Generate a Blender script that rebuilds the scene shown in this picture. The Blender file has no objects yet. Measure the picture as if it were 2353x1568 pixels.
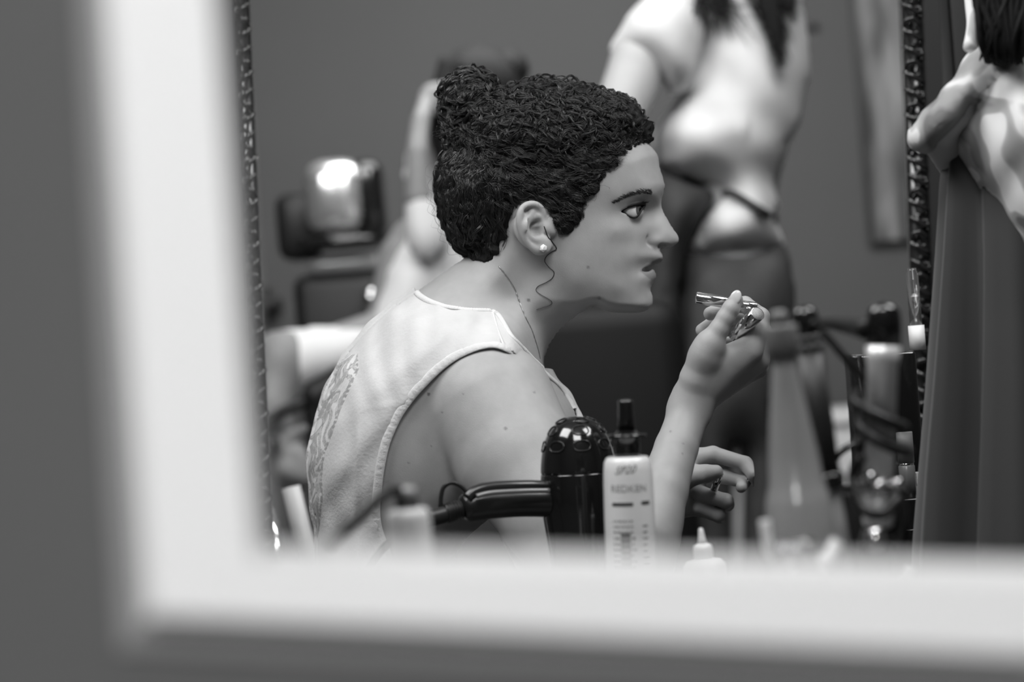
import bpy, bmesh, math, random
import numpy as np
from mathutils import Matrix, Vector

# ------------------------------------------------------------------ camera, world, lamps, exposure
S = bpy.context.scene
COL = S.collection
F = 85.0 / 36.0 * 2353.0            # focal length in pixels of the 2353 x 1568 frame
CX, CY = 1176.5, 784.0
CAM = np.array([0.0, 0.0, 1.17])
ROLL = math.radians(4.4)
RX = np.array([math.cos(ROLL), 0, -math.sin(ROLL)])
UZ = np.array([math.sin(ROLL), 0, math.cos(ROLL)])
FY = np.array([0.0, 1.0, 0.0])

cam_data = bpy.data.cameras.new('camera')
cam = bpy.data.objects.new('camera', cam_data)
COL.objects.link(cam)
cam_data.sensor_width = 36.0
cam_data.lens = 85.0
cam_data.clip_start = 0.02
cam_data.dof.use_dof = True
cam_data.dof.focus_distance = 2.47
cam_data.dof.aperture_fstop = 3.9
cam_data.dof.aperture_blades = 0
M = Matrix(((RX[0], UZ[0], 0, CAM[0]), (RX[1], UZ[1], -1, CAM[1]), (RX[2], UZ[2], 0, CAM[2]), (0, 0, 0, 1)))
cam.matrix_world = M
S.camera = cam

world = bpy.data.worlds.new('world')
S.world = world
world.use_nodes = True
world.node_tree.nodes['Background'].inputs[0].default_value = (0.8, 0.8, 0.8, 1)
world.node_tree.nodes['Background'].inputs[1].default_value = 0.25

S.view_settings.view_transform = 'Standard'
S.view_settings.look = 'None'
S.view_settings.gamma = 1.0
S.view_settings.use_curve_mapping = False
S.view_settings.exposure = 0.0


def area(name, loc, size, power, target=None, sy=None, spread=180):
    ld = bpy.data.lights.new(name, 'AREA')
    ld.shape = 'RECTANGLE'
    ld.size, ld.size_y = size, sy or size
    ld.energy = power
    ld.color = (1, 1, 1)
    ld.spread = math.radians(spread)
    o = bpy.data.objects.new(name, ld)
    o.location = loc
    if target is not None:
        o.rotation_euler = (Vector(target) - Vector(loc)).to_track_quat('-Z', 'Y').to_euler()
    COL.objects.link(o)
    return o


area('ceiling_lamp_near_room', (-0.6, -1.5, 2.62), 1.0, 120, (0.0, 0.9, 1.0))
area('ceiling_lamp_station', (-0.75, 2.0, 2.62), 0.9, 31, (-0.1, 2.5, 1.2))
area('ceiling_lamp_front', (1.0, 2.0, 2.62), 0.8, 26, (0.2, 2.5, 1.2))
area('ceiling_lamp_counter', (0.1, 1.15, 2.62), 0.7, 20, (0.1, 2.4, 1.1))
area('ceiling_lamp_far_room', (0.45, 3.4, 2.62), 1.0, 46, (0.35, 4.6, 1.1))
area('fill_light_far_left', (-0.75, 3.5, 2.62), 0.8, 31, (-0.25, 5.3, 1.1))  # added fill light, brightens the camera side of the far left figure
area('ceiling_lamp_far_wall', (0.2, 5.6, 2.62), 1.4, 46, (0.1, 6.9, 1.3))

# ------------------------------------------------------------------ coordinates
def CP(px, py, d):
    "pixel of the photograph at distance d -> camera-aligned metres"
    return np.array([(px - CX) / F * d, d, -(py - CY) / F * d])


def W(p):
    "camera-aligned metres -> world"
    p = np.asarray(p, float)
    return CAM + p[..., 0:1] * RX + p[..., 1:2] * FY + p[..., 2:3] * UZ


def PW(px, py, d):
    return W(CP(px, py, d))


# ------------------------------------------------------------------ materials
MATS = {}
def mat(name, g, rough=0.5, metal=0.0, spec=0.5, noise=None, bump=None, coat=0.0, trans=0.0, alpha=1.0, ior=1.45,
        attr=None, stretch=None, sheen=0.0, sss=0.0):
    "grey principled material; noise=(scale, amount) mottles the grey, bump=(scale, strength) roughens the relief"
    if name in MATS:
        return MATS[name]
    m = bpy.data.materials.new(name)
    m.use_nodes = True
    nt = m.node_tree
    b = nt.nodes['Principled BSDF']
    b.inputs['Base Color'].default_value = (g, g, g, 1)
    b.inputs['Roughness'].default_value = rough
    b.inputs['Metallic'].default_value = metal
    b.inputs['Specular IOR Level'].default_value = spec
    b.inputs['Coat Weight'].default_value = coat
    b.inputs['Transmission Weight'].default_value = trans
    b.inputs['IOR'].default_value = ior
    b.inputs['Alpha'].default_value = alpha
    if sheen:
        b.inputs['Sheen Weight'].default_value = sheen
    if sss:
        b.inputs['Subsurface Weight'].default_value = sss
        b.inputs['Subsurface Radius'].default_value = (0.006, 0.006, 0.006)
        b.inputs['Subsurface Scale'].default_value = 1.0
    tc = nt.nodes.new('ShaderNodeTexCoord')
    src = tc.outputs['Object']
    if stretch:
        mp = nt.nodes.new('ShaderNodeMapping')
        mp.inputs['Scale'].default_value = stretch
        nt.links.new(src, mp.inputs['Vector'])
        src = mp.outputs['Vector']
    col = None
    if noise:
        n = nt.nodes.new('ShaderNodeTexNoise')
        n.inputs['Scale'].default_value = noise[0]
        n.inputs['Detail'].default_value = 5
        nt.links.new(src, n.inputs['Vector'])
        r = nt.nodes.new('ShaderNodeValToRGB')
        lo, hi = max(0, g * (1 - noise[1])), min(1, g * (1 + noise[1]))
        r.color_ramp.elements[0].position = 0.3
        r.color_ramp.elements[1].position = 0.7
        r.color_ramp.elements[0].color = (lo, lo, lo, 1)
        r.color_ramp.elements[1].color = (hi, hi, hi, 1)
        nt.links.new(n.outputs['Fac'], r.inputs['Fac'])
        col = r.outputs['Color']
    if attr:
        a = nt.nodes.new('ShaderNodeAttribute')
        a.attribute_name = attr
        mx = nt.nodes.new('ShaderNodeMix')
        mx.data_type = 'RGBA'
        mx.blend_type = 'MULTIPLY'
        mx.inputs['Factor'].default_value = 1.0
        if col is not None:
            nt.links.new(col, mx.inputs['A'])
        else:
            mx.inputs['A'].default_value = (g, g, g, 1)
        nt.links.new(a.outputs['Fac'], mx.inputs['B'])
        col = mx.outputs['Result']
    if col is not None:
        nt.links.new(col, b.inputs['Base Color'])
    if bump:
        n2 = nt.nodes.new('ShaderNodeTexNoise')
        n2.inputs['Scale'].default_value = bump[0]
        n2.inputs['Detail'].default_value = 4
        nt.links.new(src, n2.inputs['Vector'])
        bp = nt.nodes.new('ShaderNodeBump')
        bp.inputs['Strength'].default_value = bump[1]
        bp.inputs['Distance'].default_value = 0.002
        nt.links.new(n2.outputs['Fac'], bp.inputs['Height'])
        nt.links.new(bp.outputs['Normal'], b.inputs['Normal'])
    MATS[name] = m
    return m


# ------------------------------------------------------------------ objects
def thing(name, label, cat, loc, group=None, rot=(0, 0, 0)):
    o = bpy.data.objects.new(name, None)
    o.empty_display_size = 0.05
    o.location = tuple(loc)
    o.rotation_euler = rot
    o['label'], o['category'] = label, cat
    if group:
        o['group'] = group
    COL.objects.link(o)
    o['_loc'] = [float(v) for v in loc]
    return o


def origin(parent):
    if parent is None:
        return np.zeros(3)
    p = np.zeros(3)
    while parent is not None:
        p = p + np.array(parent.location)
        parent = parent.parent
    return p


def mesh(name, V, faces, m, parent=None, smooth=True, world=False, label=None, mats=None, fmat=None):
    "link ONE mesh object. world=True: V are world points, turned into the parent's local ones"
    V = np.asarray(V, float)
    if world and parent is not None:
        V = V - origin(parent)
    me = bpy.data.meshes.new(name)
    if isinstance(faces, np.ndarray) and faces.ndim == 2:
        k = faces.shape[1]
        me.vertices.add(len(V))
        me.vertices.foreach_set('co', V.astype(np.float32).ravel())
        me.loops.add(faces.size)
        me.loops.foreach_set('vertex_index', faces.astype(np.int32).ravel())
        me.polygons.add(len(faces))
        me.polygons.foreach_set('loop_start', np.arange(0, faces.size, k, dtype=np.int32))
        me.update(calc_edges=True)
    else:
        me.from_pydata([tuple(v) for v in V], [], [tuple(int(i) for i in f) for f in faces])
    for mm in (mats or [m]):
        me.materials.append(mm)
    if fmat is not None:
        me.polygons.foreach_set('material_index', np.asarray(fmat, np.int32))
    me.polygons.foreach_set('use_smooth', np.full(len(me.polygons), bool(smooth)))
    me.validate()
    me.update()
    o = bpy.data.objects.new(name, me)
    COL.objects.link(o)
    if parent is not None:
        o.parent = parent
    if label:
        o['label'] = label
    return o


def tag(o, label, cat, group=None):
    o['label'], o['category'] = label, cat
    if group:
        o['group'] = group
    return o


def struct(o):
    o['kind'] = 'structure'
    return o


def set_attr(o, name, vals):
    a = o.data.attributes.new(name, 'FLOAT', 'POINT')
    a.data.foreach_set('value', np.asarray(vals, np.float32))


class MB:
    "collects solids; .V and .F feed mesh()"
    def __init__(s):
        s.V, s.F, s.n = [], [], 0

    def add(s, V, Fc):
        V = np.asarray(V, float).reshape(-1, 3)
        s.V.append(V)
        s.F += [tuple(int(i) + s.n for i in f) for f in Fc]
        s.n += len(V)
        return s

    def box(s, lo, hi, bev=0.0, xf=None):
        lo, hi = np.array(lo, float), np.array(hi, float)
        bm = bmesh.new()
        bmesh.ops.create_cube(bm, size=1.0)
        for v in bm.verts:
            v.co = Vector(tuple((lo + hi) / 2 + np.array(v.co) * (hi - lo)))
        if bev > 0:
            bmesh.ops.bevel(bm, geom=bm.edges[:], offset=bev, segments=3, profile=0.5, affect='EDGES')
        bm.verts.index_update()
        V = np.array([v.co[:] for v in bm.verts])
        Fc = [[v.index for v in f.verts] for f in bm.faces]
        bm.free()
        if xf is not None:
            V = xf(V)
        return s.add(V, Fc)

    def lathe(s, prof, seg=32, a=(0, 0, 0), b=None, sx=1.0, sy=1.0):
        "profile [(r, h)] turned about the z axis at a, or about the axis a->b"
        V, Fc = [], []
        for r, h in prof:
            for k in range(seg):
                t = 2 * math.pi * k / seg
                V.append((r * math.cos(t) * sx, r * math.sin(t) * sy, h))
        n = len(prof)
        for i in range(n - 1):
            for k in range(seg):
                k2 = (k + 1) % seg
                Fc.append((i * seg + k, i * seg + k2, (i + 1) * seg + k2, (i + 1) * seg + k))
        Fc.append(tuple(range(seg - 1, -1, -1)))
        Fc.append(tuple((n - 1) * seg + k for k in range(seg)))
        V = np.array(V)
        a = np.array(a, float)
        if b is not None:
            q = Vector(tuple(np.array(b, float) - a)).normalized().to_track_quat('Z', 'Y').to_matrix()
            V = V @ np.array(q).T
        return s.add(V + a, Fc)

    def tube(s, P, r, seg=10, caps=True):
        V, Fc = tube_geo(P, r, seg, caps)
        return s.add(V, Fc)

    def ball(s, c, r, nu=24, nv=14, xf=None):
        c = np.array(c, float)
        r = np.array(r, float) * np.ones(3)
        V, Fc = [], []
        for i in range(nv + 1):
            p = math.pi * i / nv
            for k in range(nu):
                t = 2 * math.pi * k / nu
                V.append((math.sin(p) * math.cos(t), math.sin(p) * math.sin(t), math.cos(p)))
        for i in range(nv):
            for k in range(nu):
                k2 = (k + 1) % nu
                Fc.append((i * nu + k, (i + 1) * nu + k, (i + 1) * nu + k2, i * nu + k2))
        V = np.array(V) * r
        if xf is not None:
            V = V @ np.array(xf).T
        return s.add(V + c, Fc)

    def out(s, name, m, parent=None, world=False, smooth=True, label=None):
        return mesh(name, np.concatenate(s.V), s.F, m, parent, smooth, world, label)


def spline(P, n):
    "Catmull-Rom through the points P, n samples"
    P = np.asarray(P, float)
    Q = np.vstack([2 * P[0] - P[1], P, 2 * P[-1] - P[-2]])
    t = np.linspace(0, len(P) - 1 - 1e-9, n)
    i = t.astype(int)
    u = (t - i)[:, None]
    a, b, c, d = Q[i], Q[i + 1], Q[i + 2], Q[i + 3]
    return 0.5 * (2 * b + (c - a) * u + (2 * a - 5 * b + 4 * c - d) * u ** 2 + (3 * b - a - 3 * c + d) * u ** 3)


def spline_closed(P, per=8):
    P = np.asarray(P, float)
    n = len(P)
    out = []
    for i in range(n):
        a, b, c, d = P[(i - 1) % n], P[i], P[(i + 1) % n], P[(i + 2) % n]
        for k in range(per):
            u = k / per
            out.append(0.5 * (2 * b + (c - a) * u + (2 * a - 5 * b + 4 * c - d) * u ** 2 + (3 * b - a - 3 * c + d) * u ** 3))
    return np.array(out)


def frames(P):
    T = np.gradient(P, axis=0)
    T /= np.linalg.norm(T, axis=1)[:, None] + 1e-12
    N = np.zeros_like(P)
    ref = np.array([0.0, 0, 1]) if abs(T[0, 2]) < 0.9 else np.array([1.0, 0, 0])
    v = np.cross(T[0], ref)
    N[0] = v / np.linalg.norm(v)
    for i in range(1, len(P)):
        v = N[i - 1] - T[i] * N[i - 1].dot(T[i])
        N[i] = v / (np.linalg.norm(v) + 1e-12)
    return T, N, np.cross(T, N)


def tube_geo(P, r, seg=10, caps=True):
    P = np.asarray(P, float)
    n = len(P)
    r = np.ones(n) * r
    T, N, B = frames(P)
    a = np.arange(seg) * 2 * math.pi / seg
    V = P[:, None, :] + r[:, None, None] * (np.cos(a)[None, :, None] * N[:, None, :] + np.sin(a)[None, :, None] * B[:, None, :])
    Fc = []
    for i in range(n - 1):
        for k in range(seg):
            k2 = (k + 1) % seg
            Fc.append((i * seg + k, i * seg + k2, (i + 1) * seg + k2, (i + 1) * seg + k))
    if caps:
        Fc.append(tuple(range(seg - 1, -1, -1)))
        Fc.append(tuple((n - 1) * seg + k for k in range(seg)))
    return V.reshape(-1, 3), Fc


def strands(P, R, seg=3):
    "P (m, n, 3) many polylines, R (m, n) radii -> one quad mesh"
    m, n, _ = P.shape
    T = np.gradient(P, axis=1)
    T /= np.linalg.norm(T, axis=2)[..., None] + 1e-12
    ref = np.array([0.31, 0.52, 0.79])
    N = np.cross(T, ref)
    N /= np.linalg.norm(N, axis=2)[..., None] + 1e-12
    B = np.cross(T, N)
    a = np.arange(seg) * 2 * math.pi / seg
    V = P[:, :, None, :] + R[:, :, None, None] * (np.cos(a)[None, None, :, None] * N[:, :, None, :] + np.sin(a)[None, None, :, None] * B[:, :, None, :])
    base = (np.arange(m) * n * seg)[:, None, None] + (np.arange(n - 1) * seg)[None, :, None]
    k = np.arange(seg)[None, None, :]
    k2 = (k + 1) % seg
    Fq = np.stack([base + k, base + k2, base + seg + k2, base + seg + k], axis=-1)
    return V.reshape(-1, 3), Fq.reshape(-1, 4)


# ------------------------------------------------------------------ implicit surfaces
def smin(a, b, k):
    h = np.maximum(k - np.abs(a - b), 0) / k
    return np.minimum(a, b) - h * h * k * 0.25


def smax(a, b, k):
    return -smin(-a, -b, k)


def cone(p, a, b, ra, rb):
    pa, ba = p - a, b - a
    h = np.clip(pa @ ba / max(ba @ ba, 1e-12), 0, 1)
    q = pa - h[:, None] * ba
    return np.sqrt((q * q).sum(1)) - (ra + (rb - ra) * h)


def ellip(p, c, r, R=None):
    q = p - c
    if R is not None:
        q = q @ R
    r = np.asarray(r, float)
    k0 = np.sqrt(((q / r) ** 2).sum(1))
    k1 = np.sqrt(((q / r ** 2) ** 2).sum(1)) + 1e-9
    return k0 * (k0 - 1) / k1


class Caps:
    "smoothly joined round cones, skipped for points that are far away"
    def __init__(s, segs, k):
        s.segs, s.k = segs, k
        A = np.array([x[0] for x in segs] + [x[1] for x in segs])
        R = np.array([x[2] for x in segs] + [x[3] for x in segs])[:, None]
        s.lo, s.hi = (A - R).min(0) - 0.045, (A + R).max(0) + 0.045

    def __call__(s, p):
        if (p.max(0) < s.lo).any() or (p.min(0) > s.hi).any():
            return None
        d, run, last = None, None, None
        for a, b, ra, rb in s.segs:
            e = cone(p, a, b, ra, rb)
            if last is not None and np.abs(a - last).max() < 1e-9:
                run = smin(run, e, min(s.k, 0.0015 + 0.08 * ra))     # the same limb goes on
            else:
                if run is not None:
                    d = run if d is None else smin(d, run, s.k)
                run = e
            last = b
        return run if d is None else smin(d, run, s.k)


def chain(pts):
    "[(px, py, d, r_mm)] -> round cones"
    q = [(CP(a, b, c), r / 1000.0) for a, b, c, r in pts]
    return [(q[i][0], q[i + 1][0], q[i][1], q[i + 1][1]) for i in range(len(q) - 1)]


def polygonize(f, lo, hi, h, B=8, slack=0.020):
    lo, hi = np.array(lo, float), np.array(hi, float)
    nb = np.maximum(np.ceil((hi - lo) / h / B).astype(int), 1)
    n = nb * B
    Fg = np.ones(n, np.float32)
    bi = np.stack(np.meshgrid(*[np.arange(k) for k in nb], indexing='ij'), -1).reshape(-1, 3)
    cen = lo + (bi + 0.5) * B * h
    fc = np.concatenate([f(cen[i:i + 256]) for i in range(0, len(cen), 256)])
    lim = B * h * 0.9 + slack
    for b in bi[fc < -lim]:
        Fg[b[0] * B:(b[0] + 1) * B, b[1] * B:(b[1] + 1) * B, b[2] * B:(b[2] + 1) * B] = -1
    act = bi[np.abs(fc) <= lim]
    g = np.stack(np.meshgrid(*[np.arange(B)] * 3, indexing='ij'), -1).reshape(-1, 3)
    NCH = max(1, 32768 // B ** 3)
    for i in range(0, len(act), NCH):
        ch = act[i:i + NCH]
        P = (lo + (ch[:, None, :] * B + g[None]) * h).reshape(-1, 3)
        v = f(P).reshape(len(ch), B, B, B)
        for b, vv in zip(ch, v):
            Fg[b[0] * B:(b[0] + 1) * B, b[1] * B:(b[1] + 1) * B, b[2] * B:(b[2] + 1) * B] = vv
    Sg = Fg < 0
    c = np.zeros(n - 1, np.uint8)
    offs = [(x, y, z) for x in (0, 1) for y in (0, 1) for z in (0, 1)]
    for x, y, z in offs:
        c += Sg[x:n[0] - 1 + x, y:n[1] - 1 + y, z:n[2] - 1 + z]
    on = (c > 0) & (c < 8)
    idx = np.argwhere(on)
    cv = np.stack([Fg[idx[:, 0] + x, idx[:, 1] + y, idx[:, 2] + z] for x, y, z in offs], 1)
    acc = np.zeros((len(idx), 3))
    cnt = np.zeros(len(idx))
    O = np.array(offs, float)
    for a in range(8):
        for b in range(a + 1, 8):
            if np.abs(O[a] - O[b]).sum() != 1:
                continue
            fa, fb = cv[:, a], cv[:, b]
            mk = (fa < 0) != (fb < 0)
            t = np.where(mk, fa / np.where(mk, fa - fb, 1), 0)[:, None]
            acc += mk[:, None] * (O[a] + (O[b] - O[a]) * t)
            cnt += mk
    V = lo + h * (idx + acc / cnt[:, None])
    im = np.full(n - 1, -1, np.int32)
    im[on] = np.arange(len(idx))
    quads = []
    for ax in range(3):
        s0 = [slice(1, n[k] - 1) for k in range(3)]
        s1 = list(s0)
        s0[ax] = slice(0, n[ax] - 1)
        s1[ax] = slice(1, n[ax])
        A, Bq = Sg[tuple(s0)], Sg[tuple(s1)]
        e = np.argwhere(A != Bq)
        if not len(e):
            continue
        neg = A[tuple(e.T)]
        e = e + np.array([0 if k == ax else 1 for k in range(3)])
        u, v = [(1, 2), (2, 0), (0, 1)][ax]
        def at(du, dv):
            q = e.copy()
            q[:, u] -= du
            q[:, v] -= dv
            return im[q[:, 0], q[:, 1], q[:, 2]]
        Q = np.stack([at(1, 1), at(0, 1), at(0, 0), at(1, 0)], 1)
        Q[~neg] = Q[~neg][:, ::-1]
        quads.append(Q)
    Q = np.concatenate(quads)
    Q = Q[(Q >= 0).all(1)]
    return V, Q


def seg_dist(P, poly):
    "distance from points (n,2) to a closed polygon and the inside test"
    d2 = np.full(len(P), 1e9)
    ins = np.zeros(len(P), bool)
    m = len(poly)
    for i in range(m):
        a, b = poly[i], poly[(i + 1) % m]
        ba = b - a
        pa = P - a
        h = np.clip((pa @ ba) / max(ba @ ba, 1e-12), 0, 1)
        q = pa - h[:, None] * ba
        d2 = np.minimum(d2, (q * q).sum(1))
        cr = (a[1] > P[:, 1]) != (b[1] > P[:, 1])
        with np.errstate(divide='ignore', invalid='ignore'):
            xs = (b[0] - a[0]) * (P[:, 1] - a[1]) / (b[1] - a[1]) + a[0]
        ins ^= cr & (P[:, 0] < xs)
    return np.sqrt(d2), ins


def signed(P, poly):
    "signed distance, positive inside"
    d, i = seg_dist(P, poly)
    return np.where(i, d, -d)


def tps(C, vals, Q):
    C = np.asarray(C, float)
    sc = np.ptp(C, axis=0).max()
    C = C / sc
    Q = Q / sc
    def U(r2):
        return 0.5 * r2 * np.log(r2 + 1e-12)
    n = len(C)
    K = U(((C[:, None] - C[None]) ** 2).sum(-1)) + np.eye(n) * 2e-5
    Pm = np.hstack([np.ones((n, 1)), C])
    A = np.vstack([np.hstack([K, Pm]), np.hstack([Pm.T, np.zeros((3, 3))])])
    w = np.linalg.solve(A, np.vstack([vals, np.zeros((3, vals.shape[1]))]))
    out = np.zeros((len(Q), vals.shape[1]))
    for i in range(0, len(Q), 20000):
        q = Q[i:i + 20000]
        out[i:i + 20000] = U(((q[:, None] - C[None]) ** 2).sum(-1)) @ w[:n] + np.hstack([np.ones((len(q), 1)), q]) @ w[n:]
    return out


class Field:
    "a body given by its outline and its half width from the plane y = y0"
    def __init__(s, y0, poly_px, ctrl=None, Wd=None, Rd=None, h=0.0012, post=None, wmin=0.003, wmax=0.17):
        s.y0, s.h = y0, h
        poly = np.array([CP(a, b, y0)[[0, 2]] for a, b in poly_px])
        s.lo = poly.min(0) - 0.05
        hi = poly.max(0) + 0.05
        nx, nz = np.ceil((hi - s.lo) / h).astype(int) + 1
        gx, gz = np.meshgrid(s.lo[0] + np.arange(nx) * h, s.lo[1] + np.arange(nz) * h, indexing='ij')
        Q = np.stack([gx.ravel(), gz.ravel()], 1)
        t = np.empty(len(Q))
        for i in range(0, len(Q), 40000):
            t[i:i + 40000] = signed(Q[i:i + 40000], poly)
        if ctrl is not None:
            C = np.array([CP(a, b, y0 - w / 1000.0)[[0, 2]] for a, b, w, r in ctrl])
            o = tps(C, np.array([[w, r] for a, b, w, r in ctrl], float) / 1000, Q)
            Wf, Rf = np.clip(o[:, 0], wmin, wmax), np.clip(o[:, 1], 0.005, 0.09)
        else:
            Wf, Rf = np.full(len(Q), Wd), np.full(len(Q), Rd)
        u = np.clip(t / Rf, 0, 1)
        w = Wf * np.sqrt(np.maximum(1 - (1 - u) ** 2, 0))
        w[t <= 0] = 0
        if post is not None:
            w = post(Q, t, w)
        w = w.reshape(nx, nz)
        t = t.reshape(nx, nz)
        if ctrl is None:                       # relax the inflation so that no ridge shows
            v, top = w * w, w.max()
            for _ in range(90):
                v[1:-1, 1:-1] = 0.5 * v[1:-1, 1:-1] + 0.125 * (v[:-2, 1:-1] + v[2:, 1:-1] + v[1:-1, :-2] + v[1:-1, 2:])
                v[t <= 0] = 0
            w = np.sqrt(v)
            w *= top / w.max()
        gxw, gzw = np.gradient(w, h)
        c = 1 / np.sqrt(1 + gxw ** 2 + gzw ** 2)
        s.w, s.c, s.o = w, np.maximum(c, 0.3), np.maximum(-t, 0)
        s.tp = np.maximum(t, 0)
        s.nx, s.nz = nx, nz

    def samp(s, x, z, *gs):
        fx = np.clip((x - s.lo[0]) / s.h, 0, s.nx - 1.001)
        fz = np.clip((z - s.lo[1]) / s.h, 0, s.nz - 1.001)
        i, j = fx.astype(int), fz.astype(int)
        u, v = fx - i, fz - j
        a, b, c, d = (1 - u) * (1 - v), u * (1 - v), (1 - u) * v, u * v
        return [g[i, j] * a + g[i + 1, j] * b + g[i, j + 1] * c + g[i + 1, j + 1] * d for g in gs]

    def __call__(s, p):
        y = np.abs(p[:, 1] - s.y0)
        w, c, o, t = s.samp(p[:, 0], p[:, 2], s.w, s.c, s.o, s.tp)
        ex = np.maximum(s.lo[0] - p[:, 0], 0) + np.maximum(p[:, 0] - s.lo[0] - s.nx * s.h, 0) + \
            np.maximum(s.lo[1] - p[:, 2], 0) + np.maximum(p[:, 2] - s.lo[1] - s.nz * s.h, 0)
        o = o + ex
        return np.where(o > 0, np.sqrt(np.maximum(y - w, 0) ** 2 + o * o), np.maximum(c * (y - w), -t - 0.002))


def proj(p):
    "camera-aligned metres -> pixel of the photograph"
    return np.stack([p[:, 0] / p[:, 1] * F + CX, CY - p[:, 2] / p[:, 1] * F], 1)


def grad(f, p, e=0.0008):
    g = np.stack([f(p + np.eye(3)[k] * e) - f(p - np.eye(3)[k] * e) for k in range(3)], 1)
    return g / (np.linalg.norm(g, axis=1)[:, None] + 1e-9)


def hit(f, pix, d0, d1, off=0.0, n=260):
    "first surface point of f behind each pixel, lifted by off along the view ray"
    out = []
    ds = np.linspace(d0, d1, n)
    for a, b in pix:
        P = np.stack([CP(a, b, d) for d in ds])
        v = f(P)
        k = np.argmax(v < 0) if (v < 0).any() else int(np.argmin(v))
        out.append(CP(a, b, ds[k] - off))
    return np.array(out)
# ------------------------------------------------------------------ quality knobs
RES = 0.00155
NLOCK = 1700

# ------------------------------------------------------------------ room shell
wall_paint = mat('grey_wall_paint', 0.099, rough=0.75, spec=0.25, noise=(3, 0.04), bump=(180, 0.12))
wall_paint_far = mat('grey_far_wall_paint', 0.108, rough=0.8, spec=0.2, noise=(2, 0.03), bump=(160, 0.1))
ceil_paint = mat('white_ceiling_paint', 0.75, rough=0.9)
floor_m = mat('grey_floor_tile', 0.22, rough=0.5, noise=(6, 0.15))
white_frame = mat('white_lacquer_frame', 0.80, rough=0.45, spec=0.4)

XL, XR, YN, YF, ZC = -2.2, 2.2, -2.2, 7.0, 2.72
def slab(name, lo, hi, m):
    return struct(MB().box(lo, hi).out(name, m, smooth=False))
slab('floor', (XL, YN, -0.05), (XR, YF, 0), floor_m)
slab('ceiling', (XL, YN, ZC), (XR, YF, ZC + .05), ceil_paint)
slab('wall_left', (XL - .05, YN, 0), (XL, YF, ZC), wall_paint_far)
slab('wall_right', (XR, YN, 0), (XR + .05, YF, ZC), wall_paint_far)
slab('wall_back', (XL, YN - .05, 0), (XR, YN, ZC), wall_paint_far)
slab('wall_far', (XL, YF, 0), (XR, YF + .05, ZC), wall_paint_far)

# wall with the framed opening: its hole follows the frame (camera-aligned so the frame hangs a little askew, as photographed)
WD = 0.82
hole_px = [(390, -720), (530, 1340), (3290, 1400), (3290, -720)]
hole3 = [PW(a, b, WD) for a, b in hole_px]
def wall_with_hole(name, holes, y0, y1, m):
    out = [(XL, 0), (XR, 0), (XR, ZC), (XL, ZC)]
    hp = [(h[0], h[2]) for h in holes]       # top-left, bottom-left, bottom-right, top-right
    hp = [hp[1], hp[2], hp[3], hp[0]]
    V, Fc = [], []
    for y in (y0, y1):
        V += [(x, y, z) for x, z in out] + [(x, y, z) for x, z in hp]
    for i in range(4):
        j = (i + 1) % 4
        Fc.append((i, j, 4 + j, 4 + i))
        Fc.append((8 + j, 8 + i, 12 + i, 12 + j))
        Fc.append((4 + i, 4 + j, 12 + j, 12 + i))
        Fc.append((j, i, 8 + i, 8 + j))
    return struct(mesh(name, V, Fc, m, smooth=False))
wall_with_hole('wall_front', hole3, WD, WD + 0.06, wall_paint)

# white frame: mitred members with a sloping outer lip and an inner bevel
inner = [(512, -640), (606, 1268), (3200, 1326), (3200, -640)]
outer = [(150, -1000), (318, 1438), (3560, 1592), (3560, -1000)]
f_loc = PW(600, 1270, WD)
frame = thing('mirror_frame', 'wide white lacquered rectangular frame round the opening in the grey wall', 'frame', f_loc)
FT = 0.020
def ring(px_list, d, grow=0.0):
    P = np.array([PW(a, b, d) for a, b in px_list])
    if grow:
        c = P.mean(0)
        P = P + np.sign(P - c) * np.array([grow, 0, grow])
    return P
def scaled(px_list, d):
    "same world x, z as at the wall plane"
    P = ring(px_list, WD)
    P[:, 1] = d
    return P
inn_in = [(470, -640), (612, 1262), (3195, 1318), (3195, -640)]
inn_out = [(440, -670), (584, 1290), (3230, 1348), (3230, -670)]
out_in = [(185, -940), (348, 1412), (3520, 1560), (3520, -940)]
out_out = [(167, -960), (328, 1440), (3540, 1590), (3540, -960)]
seq = [scaled(inn_in, WD + .012), ring(inn_in, WD - .004), ring(inn_out, WD - FT), ring(out_in, WD - FT), ring(out_out, WD - FT * .45), ring(out_out, WD)]
# the last ring keeps the world outline of the lip
seq[5][:, [0, 2]] = seq[4][:, [0, 2]]
names = ['stile', 'rail', 'stile', 'rail']
for k in range(4):
    j = (k + 1) % 4
    V, Fc = [], []
    steps = 24
    for s in range(steps + 1):
        u = s / steps
        for r in seq:
            V.append(r[k] * (1 - u) + r[j] * u)
    n = len(seq)
    for s in range(steps):
        for q in range(n - 1):
            Fc.append((s * n + q, s * n + q + 1, (s + 1) * n + q + 1, (s + 1) * n + q))
        Fc.append((s * n + n - 1, s * n, (s + 1) * n, (s + 1) * n + n - 1))
    Fc.append(tuple(range(n)))
    Fc.append(tuple(range((steps + 1) * n - 1, steps * n - 1, -1)))
    o = mesh(names[k], V, Fc, white_frame, frame, world=True, smooth=False)

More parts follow.
